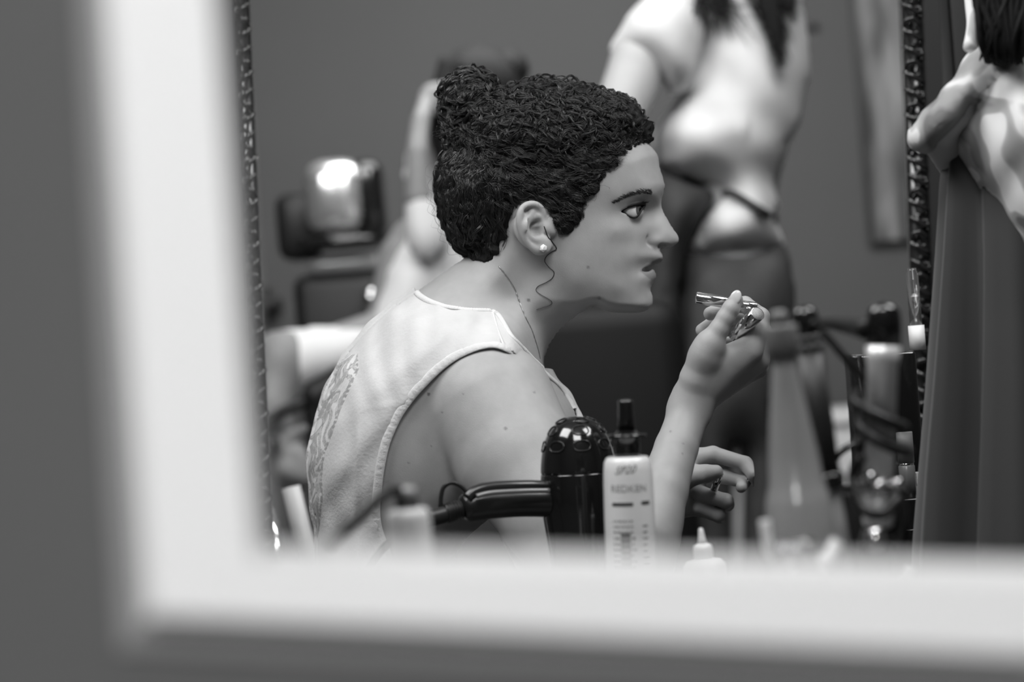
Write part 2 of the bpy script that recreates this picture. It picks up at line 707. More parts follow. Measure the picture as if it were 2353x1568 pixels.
# grey band round the frame: its bounce glow on the wall, painted as colour
glow_m = mat('grey_glow_band', 0.24, rough=0.6)
glow_in = [(175, -955), (338, 1428), (3530, 1580), (3530, -955)]
glow_out = [(120, -1010), (278, 1492), (3600, 1650), (3600, -1010)]
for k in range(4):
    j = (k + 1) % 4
    V = [p for q in (k, j) for p in (PW(*glow_in[q], WD - .0005), PW(*glow_in[q], WD - .006), PW(*glow_out[q], WD - .003), PW(*glow_out[q], WD - .0005))]
    mesh('glow_band', V, [(0, 4, 5, 1), (1, 5, 6, 2), (2, 6, 7, 3), (3, 7, 4, 0), (0, 1, 2, 3), (7, 6, 5, 4)], glow_m, frame, world=True, smooth=False, label='grey band round the white frame, painted bounce glow on the wall')
# ------------------------------------------------------------------ the woman at the counter
D0 = 2.58                            # distance of her mid-plane
skin = mat('skin', 0.395, rough=0.48, spec=0.35, attr='tint', bump=(900, 0.08), noise=(70, 0.05))
dark_hair = mat('dark_hair', 0.020, rough=0.36, spec=0.9)
hair_base = mat('dark_hair_base', 0.006, rough=0.8, spec=0.2)
shirt_cloth = mat('shirt_cotton', 0.60, rough=0.9, spec=0.15, attr='print', bump=(260, 0.25), noise=(30, 0.05))
jeans = mat('jeans_denim', 0.05, rough=0.9, spec=0.2, bump=(700, 0.3), noise=(25, 0.25))

face_px = [(1432, 292), (1470, 318), (1492, 333), (1504, 345), (1511.5, 358), (1515.5, 380), (1522, 404), (1527.5, 424), (1526, 440), (1521, 455),
           (1519.5, 471), (1526, 488), (1535.2, 505.6), (1545, 522), (1554, 535), (1559.5, 546), (1559, 556), (1552, 564), (1541, 568.5),
           (1529, 571.5), (1519, 575), (1521.5, 583), (1524.2, 592), (1521, 600.5), (1511, 607.5), (1500, 612), (1499, 616.5), (1504, 620),
           (1508.5, 632), (1505.5, 645), (1497.5, 656.5), (1495.6, 667.7), (1499.4, 680), (1500.4, 693.4), (1495.6, 706), (1482, 715.5),
           (1454, 719.5), (1414.6, 718.5), (1388, 713.5), (1363, 705), (1336, 718), (1308, 738), (1278, 768), (1258, 803), (1250, 838), (1262, 858),
           (1292, 898), (1318, 940), (1330, 985), (1318, 1040), (1275, 1090), (1200, 1140), (1120, 1195), (1062, 1250), (1035, 1310), (1030, 1380),
           (1040, 1450), (1060, 1530), (1050, 1660), (760, 1660), (725, 1500), (728, 1380), (735, 1260), (722, 1150), (712, 1060), (728, 980), (752, 905), (790, 830),
           (835, 772), (898, 712), (945, 680), (985, 650), (1030, 618), (1062, 596), (1080, 575), (1062, 540), (1040, 490), (1030, 440),
           (1034, 380), (1060, 310), (1110, 255), (1180, 222), (1260, 210), (1330, 220), (1385, 250)]
ctrl = [
    # skull
    (1200, 400, 73, 75), (1080, 450, 69, 75), (1250, 300, 71, 75), (1390, 310, 64, 60), (1350, 400, 70, 60), (1120, 310, 69, 75), (1050, 420, 60, 75),
    (1120, 530, 62, 60), (1270, 440, 73, 60), (1200, 490, 72, 60),
    # forehead and brow
    (1495, 375, 40, 30), (1475, 370, 47, 32), (1445, 390, 56, 34), (1410, 400, 63, 40), (1505, 412, 36, 26), (1487, 420, 44, 26), (1455, 430, 53, 26), (1415, 440, 61, 30),
    (1507, 446, 31, 16), (1490, 448, 39, 16), (1462, 450, 48, 18), (1425, 458, 57, 20),
    # eye region and root of the nose
    (1511, 474, 7, 8), (1501, 478, 11.5, 8), (1489, 480, 17.5, 8), (1478, 478, 25, 8), (1455, 480, 37, 9), (1430, 484, 47.5, 10), (1405, 490, 56, 12), (1370, 490, 63.5, 20), (1320, 500, 69, 30), (1280, 520, 71, 30),
    # nose
    (1528, 508, 7, 8), (1517, 511, 10, 8), (1501, 515, 15, 8), (1486, 518, 22, 8), (1468, 518, 31, 8), (1448, 522, 42, 9), (1418, 530, 55, 10),
    (1550, 548, 8.6, 8), (1537, 549, 11, 8), (1522, 552, 15.2, 6), (1508, 555, 17.6, 6), (1497, 556, 17.4, 6), (1489, 557, 18.2, 6), (1479, 556, 26, 6), (1462, 556, 35.5, 7),
    (1438, 560, 45, 9), (1408, 560, 55, 10), (1370, 560, 62.5, 14), (1320, 560, 67, 20), (1270, 570, 66, 30), (1493, 540, 19, 6), (1508, 540, 15.5, 6), (1478, 538, 27.5, 7),
    (1540, 565, 8, 5), (1522, 570, 11, 5), (1503, 574, 14, 5),
    # lips
    (1518, 590, 12, 6), (1506, 588, 15, 6), (1490, 588, 22.5, 6), (1475, 590, 30, 6), (1450, 594, 40.5, 8), (1420, 600, 50, 9),
    (1499, 606, 11.5, 5), (1487, 613, 17, 5), (1478, 618, 21, 5), (1468, 623, 26.5, 5), (1450, 625, 36, 7), (1420, 628, 47.5, 9), (1380, 620, 57, 12), (1330, 615, 63, 20),
    (1503, 632, 12, 6), (1491, 634, 18.5, 6), (1476, 638, 26, 6), (1491, 660, 14, 6), (1475, 660, 24, 7), (1452, 655, 34, 8),
    # chin and jaw
    (1492, 688, 13, 8), (1478, 693, 21, 9), (1455, 696, 29, 10), (1425, 690, 38, 10), (1422, 660, 45, 10), (1380, 668, 51, 11), (1372, 693, 46, 10), (1325, 650, 59, 14), (1285, 620, 63, 20),
    (1250, 605, 63, 25), (1325, 690, 49, 14), (1290, 670, 56, 20),
    # neck
    (1200, 630, 57, 45), (1270, 725, 50, 35), (1305, 718, 44, 25), (1225, 745, 53, 35), (1170, 690, 58, 40), (1140, 640, 59, 45), (1095, 600, 54, 45), (1190, 580, 63, 45), (1240, 690, 56, 40),
    # shoulders and back
    (1080, 660, 64, 50), (1120, 712, 78, 50), (1060, 710, 88, 55), (1140, 755, 112, 50), (1080, 750, 122, 55), (1165, 792, 145, 45), (1195, 800, 120, 40), (1215, 790, 82, 36), (1240, 815, 66, 30),
    (1010, 700, 92, 60), (960, 700, 84, 65), (930, 740, 112, 70), (860, 780, 100, 75), (940, 820, 146, 75), (840, 880, 142, 80), (800, 1000, 146, 80), (760, 1120, 138, 80), (950, 960, 156, 75), (940, 1120, 150, 70),
    (1030, 900, 158, 60), (1100, 880, 158, 55), (1250, 880, 118, 40), (1225, 850, 118, 40), (1290, 940, 112, 45), (1230, 960, 140, 50), (1150, 1050, 146, 55), (1040, 1120, 146, 60), (980, 1230, 136, 60),
    (850, 1250, 134, 75), (770, 1280, 130, 75), (900, 1400, 140, 70), (900, 1560, 155, 75), (1000, 1400, 135, 60)]
body2d = Field(D0, spline_closed(face_px, 4), ctrl)

# eyes
EYE_LAT = 0.0290
ec = CP(1449.5, 485, D0 - EYE_LAT)
eyelid_px = np.array([(1426, 487), (1436, 479.5), (1447, 474.5), (1458, 471), (1470, 468.5), (1481, 467), (1481, 474), (1474, 483), (1469, 492), (1462, 499), (1453, 499.5), (1444, 495.5), (1435, 490.5)])
eye_poly = spline_closed(eyelid_px, 4)
mouth_poly = np.array([(1471, 623.5), (1481, 616.5), (1494, 611.5), (1506, 611.5), (1506, 618.5), (1499, 617.5), (1493, 624), (1483, 625)])
nostril = [CP(1532, 565.5, D0 - 0.0068), CP(1518, 566.5, D0 - 0.0115)]

# ear
EARY = D0 - 0.0765
def ep(a, b, dy=0.0):
    return CP(a, b, EARY - dy / 1000.0)
ear_rim = spline([ep(1246, 512, -4), ep(1249, 497, 0), ep(1243, 480, 2), ep(1231, 471, 4), ep(1216, 470.5, 6), ep(1203, 478, 8), ep(1195.5, 493, 9.5), ep(1194.5, 511, 9.5),
                  ep(1199.5, 530, 8.5), ep(1207, 548, 7), ep(1218, 564, 5), ep(1232, 576, 3)], 26)
ear_rim_r = np.interp(np.linspace(0, 1, 26), [0, .1, .5, .8, 1], [2.2, 3.0, 3.6, 3.3, 3.4]) / 1000
ear_anti = spline([ep(1240, 500, 0.5), ep(1228, 499, 3), ep(1215, 506, 5.2), ep(1208.5, 520, 6), ep(1210, 534, 6), ep(1219, 546, 5), ep(1232, 551, 4), ep(1243, 549, 3)], 16)
ear_anti2 = spline([ep(1215, 506, 5), ep(1220, 491, 4.5), ep(1228, 484, 3)], 6)
ear_lo = ep(1222, 525, 12) - 0.05
ear_hi = ep(1222, 525, -12) + 0.05


def ear_sdf(p):
    if (p.max(0) < ear_lo).any() or (p.min(0) > ear_hi).any():
        return None
    d = ellip(p, ep(1219, 520, 0.5), (0.0155, 0.0055, 0.0235))
    d = smin(d, cone(p, ep(1219, 522, 3), ep(1205, 520, -14), 0.013, 0.015), 0.008)
    for i in range(25):
        d = smin(d, cone(p, ear_rim[i], ear_rim[i + 1], ear_rim_r[i], ear_rim_r[i + 1]), 0.0022)
    d = smax(d, -ellip(p, ep(1229, 524, 8), (0.0098, 0.0085, 0.0145)), 0.003)
    d = smax(d, -ellip(p, ep(1224, 486, 9.5), (0.0095, 0.0052, 0.0044)), 0.002)
    for i in range(15):
        d = smin(d, cone(p, ear_anti[i], ear_anti[i + 1], 0.0025, 0.0025), 0.003)
    for i in range(5):
        d = smin(d, cone(p, ear_anti2[i], ear_anti2[i + 1], 0.0022, 0.0016), 0.003)
    d = smin(d, cone(p, ep(1244, 517, 1), ep(1226, 521, 0), 0.0022, 0.0014), 0.003)          # crus of the helix
    d = smin(d, ellip(p, ep(1255, 527, -1.5), (0.0042, 0.0052, 0.0055)), 0.005)               # tragus
    d = smin(d, cone(p, ep(1262, 510, -6), ep(1262, 530, -7), 0.007, 0.008), 0.006)
    d = smin(d, ellip(p, ep(1246, 567, 2.2), (0.0092, 0.0043, 0.0088)), 0.006)                # lobe
    d = smin(d, cone(p, ep(1250, 556, 0), ep(1262, 565, -5), 0.005, 0.004), 0.005)
    return d


right_arm = Caps(chain([(1128, 935, 2.455, 66), (1190, 1060, 2.425, 62), (1270, 1185, 2.39, 52), (1425, 1430, 2.325, 37)]) +
                 chain([(1430, 1440, 2.325, 36), (1484, 1235, 2.345, 31), (1522, 1130, 2.37, 25), (1554, 1030, 2.395, 21.3), (1583, 948, 2.418, 20.0), (1591, 915, 2.420, 17.0)]) +
                 chain([(1436, 1400, 2.335, 33), (1490, 1210, 2.36, 26)]), 0.02)
left_arm = Caps(chain([(1128, 935, 2.705, 62), (1190, 1060, 2.725, 55), (1330, 1430, 2.73, 38)]) +
                chain([(1330, 1430, 2.73, 36), (1430, 1290, 2.69, 32), (1520, 1150, 2.62, 22)]), 0.02)
rh_palm = Caps(
               chain([(1590, 925, 2.416, 14), (1722, 806, 2.414, 12.5)]) + chain([(1592, 925, 2.426, 15), (1736, 826, 2.436, 13)]) +
               chain([(1592, 925, 2.434, 13), (1736, 842, 2.457, 12)]) + chain([(1590, 920, 2.440, 12), (1722, 850, 2.477, 11)]) +
               chain([(1584, 940, 2.417, 16), (1601, 872, 2.407, 16.5), (1626, 803, 2.398, 12.8)]) + chain([(1620, 845, 2.41, 13), (1690, 815, 2.414, 11)]), 0.013)
rh_fingers = [Caps(chain(c), 0.004) for c in (
    [(1618, 815, 2.396, 13.0), (1634, 786, 2.394, 11.8), (1652, 757, 2.392, 9.6), (1667, 731, 2.392, 9.0), (1680, 709, 2.392, 8.6), (1691, 690, 2.393, 7.2)],
    [(1722, 804, 2.414, 11.5), (1746, 762, 2.412, 9.6), (1748, 728, 2.416, 9.0), (1712, 700, 2.434, 8.2), (1668, 706, 2.440, 7.6), (1632, 721, 2.436, 7.0)],
    [(1738, 826, 2.436, 11.5), (1752, 762, 2.442, 9.2), (1692, 726, 2.458, 8.2), (1640, 742, 2.455, 7.4), (1613, 759, 2.448, 6.6)],
    [(1736, 842, 2.457, 11), (1742, 775, 2.466, 8.6), (1680, 752, 2.470, 7.8), (1622, 778, 2.463, 6.6)],
    [(1722, 850, 2.477, 10), (1706, 788, 2.488, 8.0), (1655, 792, 2.484, 7.2), (1624, 800, 2.474, 6.0)])]
lh_palm = Caps(chain([(1520, 1150, 2.62, 21), (1560, 1090, 2.60, 18), (1588, 1056, 2.575, 11)]) + chain([(1530, 1140, 2.61, 19), (1590, 1100, 2.61, 14)]) +
               chain([(1535, 1150, 2.60, 18), (1595, 1130, 2.60, 12)]) + chain([(1535, 1155, 2.60, 17), (1600, 1160, 2.59, 11)]), 0.014)
lh_fingers = [Caps(chain(c), 0.004) for c in (
    [(1545, 1115, 2.572, 15), (1590, 1092, 2.552, 11.5), (1622, 1089, 2.545, 9.6), (1645, 1085, 2.545, 7.6)],
    [(1588, 1054, 2.575, 10), (1638, 1044, 2.575, 8.6), (1712, 1066, 2.57, 8.0), (1731, 1090, 2.56, 7.0), (1740, 1113, 2.565, 5.6)],
    [(1590, 1085, 2.60, 10), (1665, 1096, 2.578, 7.8), (1710, 1108, 2.572, 7.0), (1703, 1121, 2.555, 5.8)],
    [(1592, 1128, 2.60, 10), (1612, 1136, 2.568, 8.4), (1668, 1152, 2.562, 8.0), (1672, 1160, 2.575, 7.0), (1630, 1150, 2.585, 7)],
    [(1592, 1160, 2.60, 9.5), (1608, 1166, 2.572, 7.6), (1652, 1185, 2.568, 7.2), (1654, 1190, 2.578, 6.2), (1612, 1175, 2.585, 6)])]
HEAD_LO, HEAD_HI = CP(1410, 730, 2.5), CP(1575, 440, 2.66)


def mirror(p):
    q = p.copy()
    q[:, 1] = D0 - np.abs(p[:, 1] - D0)
    return q


def body_sdf(p):
    d = body2d(p)
    q = mirror(p)
    e = ear_sdf(q)
    if e is not None:
        d = smin(d, e, 0.004)
    if not ((p.max(0) < HEAD_LO).any() or (p.min(0) > HEAD_HI).any()):
        px = proj(q)
        r = np.sqrt(((q - ec) ** 2).sum(1))
        d = smin(d, r - 0.0134, 0.004)
        near = r < 0.03
        if near.any():
            t = signed(px[near], eye_poly) / 2180.0
            cut = np.minimum(t, (D0 - 0.012 - q[near, 1]))
            d[near] = smax(d[near], cut, 0.0012)
        m = (np.abs(px[:, 0] - 1490) < 40) & (np.abs(px[:, 1] - 618) < 26)
        if m.any():
            t = signed(px[m], mouth_poly) / 2180.0
            d[m] = smax(d[m], t, 0.0012)
        d = smax(d, -cone(q, nostril[0], nostril[1], 0.0024, 0.0034), 0.0015)
        a1 = spline([CP(1488, 543, D0 - .0205), CP(1486.5, 552, D0 - .0205), CP(1489.5, 561, D0 - .0185), CP(1499, 566, D0 - .0165)], 7)
        for i in range(6):
            d = smax(d, -cone(q, a1[i], a1[i + 1], 0.0011, 0.0011), 0.002)
    for g, k in ((right_arm, 0.009), (left_arm, 0.009)):
        e = g(p)
        if e is not None:
            d = smin(d, e, k)
    for arm, fingers in ((rh_palm, rh_fingers), (lh_palm, lh_fingers)):
        e = arm(p)
        if e is None:
            continue
        d = smin(d, e, 0.014)
        hf = None
        for f in fingers:
            v = f(p)
            if v is not None:
                v = smin(v, e, 0.014 if f is fingers[0] else 0.008)
                hf = v if hf is None else smin(hf, v, 0.0010)
        if hf is not None:
            d = np.minimum(d, hf)
    return d


woman_loc = PW(900, 1500, D0)
woman_loc[2] = 0.0
woman = thing('person', 'woman in profile with curly dark updo, pale sleeveless top, holding a lipstick', 'person', woman_loc)
print('body...')
lo = np.array([CP(690, 0, D0)[0], 2.26, CP(0, 1560, D0)[2]])
hi = np.array([CP(1795, 0, 2.60)[0], 2.90, CP(0, 190, D0)[2]])
V, Q = polygonize(body_sdf, lo, hi, RES, 8, 0.042)
body_V = V
px = proj(mirror(V))
tint = np.ones(len(V))
near = V[:, 1] < D0 + 0.0
def blob(a, b, r, k):
    global tint
    d = np.hypot(px[:, 0] - a, px[:, 1] - b)
    tint = np.minimum(tint, np.where(near, k + (1 - k) * np.clip((d - r) / 2.0, 0, 1), 1))
for a, b, r, k in ((985, 906, 2.6, .35), (1161.5, 985, 3.0, .55), (1351, 614, 2.6, .62), (1377, 685, 3.4, .6), (1214, 690, 3.0, .45), (1018, 849, 1.6, .55), (1016, 948, 1.4, .6),
                   (991, 1026, 1.4, .6), (939, 1064, 1.6, .6), (1228, 902, 1.8, .65), (1064, 906, 1.4, .7), (1541, 992, 1.8, .7), (1568, 1043, 1.6, .7), (1570, 1020, 1.4, .7)):
    blob(a, b, r, k)
lips = np.array([(1470, 624), (1480, 614), (1494, 604), (1508, 597), (1519, 592), (1530, 590), (1530, 602), (1512, 612), (1503, 613), (1512, 621), (1515, 645), (1503, 648), (1492, 641), (1480, 631)], float)
lt = signed(px, lips)
hm = (px[:, 0] > 1440) & (V[:, 2] > CP(0, 680, D0)[2])
tint = np.minimum(tint, np.where(hm, 1 - 0.38 * np.clip(lt / 2.5 + 0.5, 0, 1), 1))
et = signed(px[hm], eye_poly)
lin = np.ones(hm.sum())
lin = 1 - 0.9 * np.clip(1 - (np.abs(et - 0.0)) / 3.2, 0, 1) - 0.22 * np.clip(1 - np.abs(et) / 12, 0, 1) * (px[hm, 1] < 484)
tint[hm] = np.minimum(tint[hm], np.clip(lin, 0.06, 1))
mi = (signed(px, mouth_poly) > 1.2) & hm & (np.abs(V[:, 1] - D0) < 0.021)
tint[mi] = 0.05
body = mesh('body', W(V), Q, skin, woman, world=True)
set_attr(body, 'tint', tint)
print('body', len(V))

# eyes: white, iris and pupil are rings of one ball
def eyeball(side):
    c = ec.copy()
    if side > 0:
        c[1] = 2 * D0 - c[1]
    g = np.array([0.84, -0.52 * (1 if side < 0 else -0.3), 0.06])
    g /= np.linalg.norm(g)
    mb = MB()
    q = np.array(Vector(tuple(g)).to_track_quat('Z', 'Y').to_matrix())
    mb.ball(c, 0.0121, 36, 36, xf=q)
    V = np.concatenate(mb.V)
    an = np.degrees(np.arccos(np.clip((V - c) @ g / 0.0121, -1, 1)))
    fm = [0 if min(an[i] for i in f) > 31 else (1 if min(an[i] for i in f) > 13 else 2) for f in mb.F]
    return mesh('eye', W(V), mb.F, None, woman, world=True, mats=[mat('eye_white', 0.72, 0.12, coat=0.6), mat('eye_iris', 0.10, 0.12, coat=0.8), mat('eye_pupil', 0.004, 0.08, coat=0.8)], fmat=fm)
eyeball(-1)
eyeball(1)

# lash lines and lashes, brows
lash_mat = mat('lash', 0.01, 0.5)
rng = np.random.default_rng(5)
def on_lid(a, b, r=0.0138):
    ray = CP(a, b, 1.0)
    oc = -ec
    bb = ray @ oc / (ray @ ray)
    cc = (oc @ oc - r * r) / (ray @ ray)
    disc = bb * bb - cc
    t = -bb - math.sqrt(disc) if disc > 0 else -bb
    return ray * t
mb = MB()
up = spline([on_lid(*eyelid_px[i]) for i in (0, 1, 2, 3, 4, 5)], 20)
mb.tube(up, np.interp(np.linspace(0, 1, 20), [0, .5, 1], [.0008, .0017, .0016]), 6)
dn = spline([on_lid(*eyelid_px[i]) for i in (6, 7, 8, 9, 10, 11, 12, 0)], 20)
mb.tube(dn, 0.0010, 6)
Vu, Fu = np.concatenate(mb.V), mb.F
n = 60
t = rng.uniform(0.1, 1, n)
base = np.stack([np.interp(t, np.linspace(0, 1, 20), up[:, k]) for k in range(3)], 1)
P = np.zeros((n, 6, 3))
for j in range(6):
    s = j / 5
    P[:, j] = base + np.array([0.0055, -0.0045, 0.0]) * s * (0.5 + 0.7 * t[:, None]) + np.array([0, 0, 1]) * (0.0035 * s * s - 0.001 * s) + rng.normal(0, 0.0003, (n, 3)) * s
Vl, Fl = strands(P, np.linspace(0.00022, 0.00005, 6)[None].repeat(n, 0), 3)
mesh('eyelashes', W(np.vstack([Vu, Vl])), list(Fu) + [tuple(f + len(Vu)) for f in Fl], lash_mat, woman, world=True)

brow_c = spline([(1412, 468), (1424, 461), (1440, 452.5), (1458, 446.5), (1475, 442.5), (1490, 442), (1499, 446)], 40)
n = 300
t = rng.uniform(0, 1, n)
wid = np.interp(t, [0, .3, .8, 1], [0.8, 2.6, 4.6, 4.0])
off = rng.uniform(-1, 1, n) * wid
cx = np.interp(t, np.linspace(0, 1, 40), brow_c[:, 0])
cy = np.interp(t, np.linspace(0, 1, 40), brow_c[:, 1]) + off
ln = rng.uniform(6, 11, n)
pts = []
for i in range(n):
    ang = math.radians(np.interp(t[i], [0, .6, 1], [205, 195, 235])) + rng.normal(0, .12)
    ang += 0.35 * np.sign(-off[i]) * (abs(off[i]) / 6)
    pts += [(cx[i] + math.cos(ang) * ln[i] * s, cy[i] - math.sin(ang) * ln[i] * s * -1) for s in (0, .33, .66, 1)]
H = hit(body_sdf, pts, 2.50, 2.60, 0.0004, 120).reshape(n, 4, 3)
Vb, Fb = strands(H, np.array([.00017, .00017, .00013, .00006])[None].repeat(n, 0), 3)
mesh('eyebrow', W(Vb), Fb, mat('brow_hair', 0.035, 0.5), woman, world=True)

# ------------------------------------------------------------------ sleeveless top
torso_hole = np.array([(1160, 800), (1135, 793), (1103, 797), (1065, 811), (1032, 829), (1003, 852), (975, 881), (952, 906), (933, 930), (914, 958), (899, 990), (888, 1020), (881, 1051), (874, 1090),
                       (870, 1130), (866, 1175), (872, 1220), (888, 1262), (910, 1330), (960, 1400), (1060, 1450), (1200, 1330), (1290, 1160), (1322, 1050),
                       (1326, 985), (1322, 945), (1305, 912), (1268, 872), (1222, 841), (1190, 818)], float)
hole = spline_closed(torso_hole, 3)
neckline = np.array([(900, 560), (944, 640), (955, 668), (966, 679), (985, 690), (1010, 699), (1032, 704), (1079, 710), (1128, 712), (1146, 722), (1173, 765), (1200, 795), (1225, 822), (1250, 846), (1290, 850), (1700, 820), (1700, 100), (900, 100)], float)


def shirt_sdf(p):
    q = mirror(p)
    d = body2d(p) - 0.0055
    px = proj(q)
    # soft folds that run from the shoulder down the back
    a, b = px[:, 0] - 1000, px[:, 1] - 760
    s = a * 0.78 + b * 0.62
    l = -a * 0.62 + b * 0.78
    fold = 0.0011 * np.sin(s / 26 + 1.1 * np.sin(l / 120) + 0.6) * np.clip(l / 150, 0.1, 1) + 0.0008 * np.sin(s / 11.5 + l / 95 + 2 * np.sin(l / 160)) + 0.0006 * np.sin(a / 9 - b / 60 + np.sin(b / 45))
    fold += 0.0016 * np.exp(-((a + 175 + 0.02 * b) / 9) ** 2) * np.clip((b - 180) / 60, 0, 1) + 0.0006 * np.exp(-((b - 160 + 0.12 * a) / 9) ** 2) * np.clip(1 - np.abs(a + 110) / 90, 0, 1)
    d = d - fold
    d = np.maximum(d, -(body2d(p) + 0.004))
    h = signed(px, hole) / 2250.0
    n = signed(px, neckline) / 2250.0
    lo = (px[:, 1] - 1640) / 2250.0
    return np.maximum(np.maximum(d, h), np.maximum(n, lo))


print('shirt...')
lo = np.array([CP(680, 0, D0)[0], 2.38, CP(0, 1650, D0)[2]])
hi = np.array([CP(1360, 0, D0)[0], 2.78, CP(0, 600, D0)[2]])
V, Q = polygonize(shirt_sdf, lo, hi, RES * 1.12, 8, 0.045)
px = proj(mirror(V))
pr = np.ones(len(V))
# faded print on the back: a ring of dark wiggles round pale blots
line = np.array([(815, 812), (790, 850), (768, 890), (748, 940), (735, 990), (722, 1040), (715, 1100), (716, 1160), (722, 1220)], float)
ly = np.interp(px[:, 1], line[:, 1], line[:, 0])
wd = np.interp(px[:, 1], [812, 850, 900, 960, 1060, 1150, 1235], [6, 34, 38, 34, 24, 26, 8])
u = (px[:, 0] - ly) / wd
inside = (np.abs(u) < 1) & (px[:, 1] > 814) & (px[:, 1] < 1236)
a, b = px[:, 0], px[:, 1]
us = u * 3.1 + 0.5 * np.sin(b / 13.0)
bs_ = b / 15.0 + 1.3 * np.sin(u * 4.0 + b / 37.0)
nz = np.sin(us * 1.9 + 1.4 * np.sin(bs_ * 0.9)) * np.sin(bs_ + 1.6 * np.sin(us * 1.3)) + 0.45 * np.sin(us * 4.1 - bs_ * 1.7)
pat = np.where(np.abs(nz - 0.1) < 0.13, 0.52, np.where(nz > 0.55, 0.66, np.where(nz < -0.2, 1.1, 0.86)))
pat = np.where((u > 0.80) & (np.sin(b / 2.3 + 2 * np.sin(b / 11)) > -0.3), 0.55, pat)
pr[inside] = pat[inside]
top = mesh('sleeveless_top', W(V), Q, shirt_cloth, woman, world=True)
set_attr(top, 'print', pr)
print('shirt', len(V))


def shirt_solid(p):
    q = mirror(p)
    return body2d(p) - 0.0055


def binding(name, path_px, parent, far=False, a=0.0046, b=0.0017, n=150):
    path = spline(np.array(path_px, float), n)
    H = hit(shirt_solid, path, 2.30, 2.62, 0.0)
    H = np.stack([np.convolve(np.pad(H[:, k], 3, mode='edge'), np.ones(7) / 7, 'valid') for k in range(3)], 1)
    N = grad(shirt_solid, H, 0.003)
    N = np.stack([np.convolve(np.pad(N[:, k], 4, mode='edge'), np.ones(9) / 9, 'valid') for k in range(3)], 1)
    N /= np.linalg.norm(N, axis=1)[:, None]
    if far:
        H[:, 1] = 2 * D0 - H[:, 1]
        N[:, 1] *= -1
    T = np.gradient(H, axis=0)
    T /= np.linalg.norm(T, axis=1)[:, None]
    Bv = np.cross(T, N)
    rip = 1 + 0.22 * np.sin(np.arange(n) * 1.9) * (np.arange(n) % 3 > 0)
    k = np.arange(12) * 2 * math.pi / 12
    V = H[:, None] + a * np.cos(k)[None, :, None] * Bv[:, None] + (b * rip)[:, None, None] * np.sin(k)[None, :, None] * N[:, None]
    Fc = []
    for i in range(n - 1):
        for j in range(12):
            Fc.append((i * 12 + j, i * 12 + (j + 1) % 12, (i + 1) * 12 + (j + 1) % 12, (i + 1) * 12 + j))
    o = mesh(name, W(V.reshape(-1, 3)), Fc, mat('binding_cotton', 0.66, rough=0.9, spec=0.15, bump=(400, .3)), parent, world=True)
    return o


arm_edge = [(1322, 945), (1305, 910), (1268, 869), (1222, 838), (1190, 815), (1160, 799), (1135, 792), (1103, 796), (1065, 809), (1032, 827), (1003, 850), (975, 878), (952, 903), (933, 927), (914, 955), (898, 988),
            (886, 1018), (878, 1051), (871, 1090), (867, 1130), (863, 1175), (869, 1220), (885, 1262), (907, 1330)]
binding('armhole_binding', arm_edge, top)
binding('armhole_binding', arm_edge, top, far=True)
neck_edge = [(957, 672), (966, 681), (985, 692), (1010, 701), (1032, 706), (1079, 712), (1128, 714)]
binding('neck_binding', neck_edge, top, a=0.0034)
binding('neck_binding', [(1132, 714), (1148, 727), (1173, 768), (1200, 798), (1225, 825), (1248, 847)], top, a=0.003)
binding('neck_binding', neck_edge, top, far=True, a=0.0034)
binding('shoulder_seam', [(1132, 716), (1140, 745), (1150, 775), (1160, 798)], top, a=0.0014, b=0.0009, n=40)

# ------------------------------------------------------------------ necklace, earring, stray curl
nk = spline([(1146, 612), (1160, 630), (1172, 647), (1182, 664), (1190, 684), (1200, 711), (1210, 735), (1221, 757), (1229, 780), (1236, 803), (1241, 825)], 60)
H = hit(body_sdf, nk, 2.46, 2.62, 0.0006)
mb = MB()
mb.tube(H, 0.0007 + 0.0002 * np.sin(np.arange(60) * 2.1), 6)
mesh('necklace', W(np.concatenate(mb.V)), mb.F, mat('silver_chain', 0.45, 0.35, metal=0.9), woman, world=True, label='thin silver chain round the neck')
st = hit(body_sdf, [(1248.5, 570.5)], 2.44, 2.58, 0.0022)[0]
mb = MB()
bm = bmesh.new()
bmesh.ops.create_icosphere(bm, subdivisions=1, radius=0.0042)
bm.verts.index_update()
mb.add(np.array([v.co[:] for v in bm.verts]) + st, [[v.index for v in f.verts] for f in bm.faces])
bm.free()
mesh('stud_earring', W(np.concatenate(mb.V)), mb.F, mat('crystal', 0.95, 0.05, spec=1.0, coat=1.0), woman, world=True, smooth=False, label='sparkling stud earring')

# ------------------------------------------------------------------ hair: a mass that follows the skull, a bun, and thousands of curls
hair_px = [(1492, 331), (1501, 308), (1494, 284), (1466, 248), (1440, 230), (1414, 222), (1383, 210), (1336, 194), (1292, 190), (1249, 184), (1210, 190), (1177, 199), (1150, 212), (1138, 200), (1120, 180),
           (1098, 168), (1070, 164), (1042, 176), (1023, 200), (1016, 240), (1021, 290), (1026, 335), (1010, 365), (999, 400), (1000, 444), (1006, 480), (1016, 512), (1030, 550), (1045, 574), (1066, 590),
           (1092, 602), (1118, 607), (1138, 600), (1154, 582), (1165, 558), (1170, 530), (1178, 500), (1192, 476), (1212, 464), (1235, 468), (1253, 484), (1262, 505), (1270, 530), (1284, 549), (1306, 546), (1322, 532),
           (1334, 514), (1338, 495), (1342, 474), (1362, 462), (1376, 446), (1380, 424), (1400, 402), (1425, 388), (1437, 370), (1448, 352), (1470, 338)]
hair_poly = spline_closed(hair_px, 3)
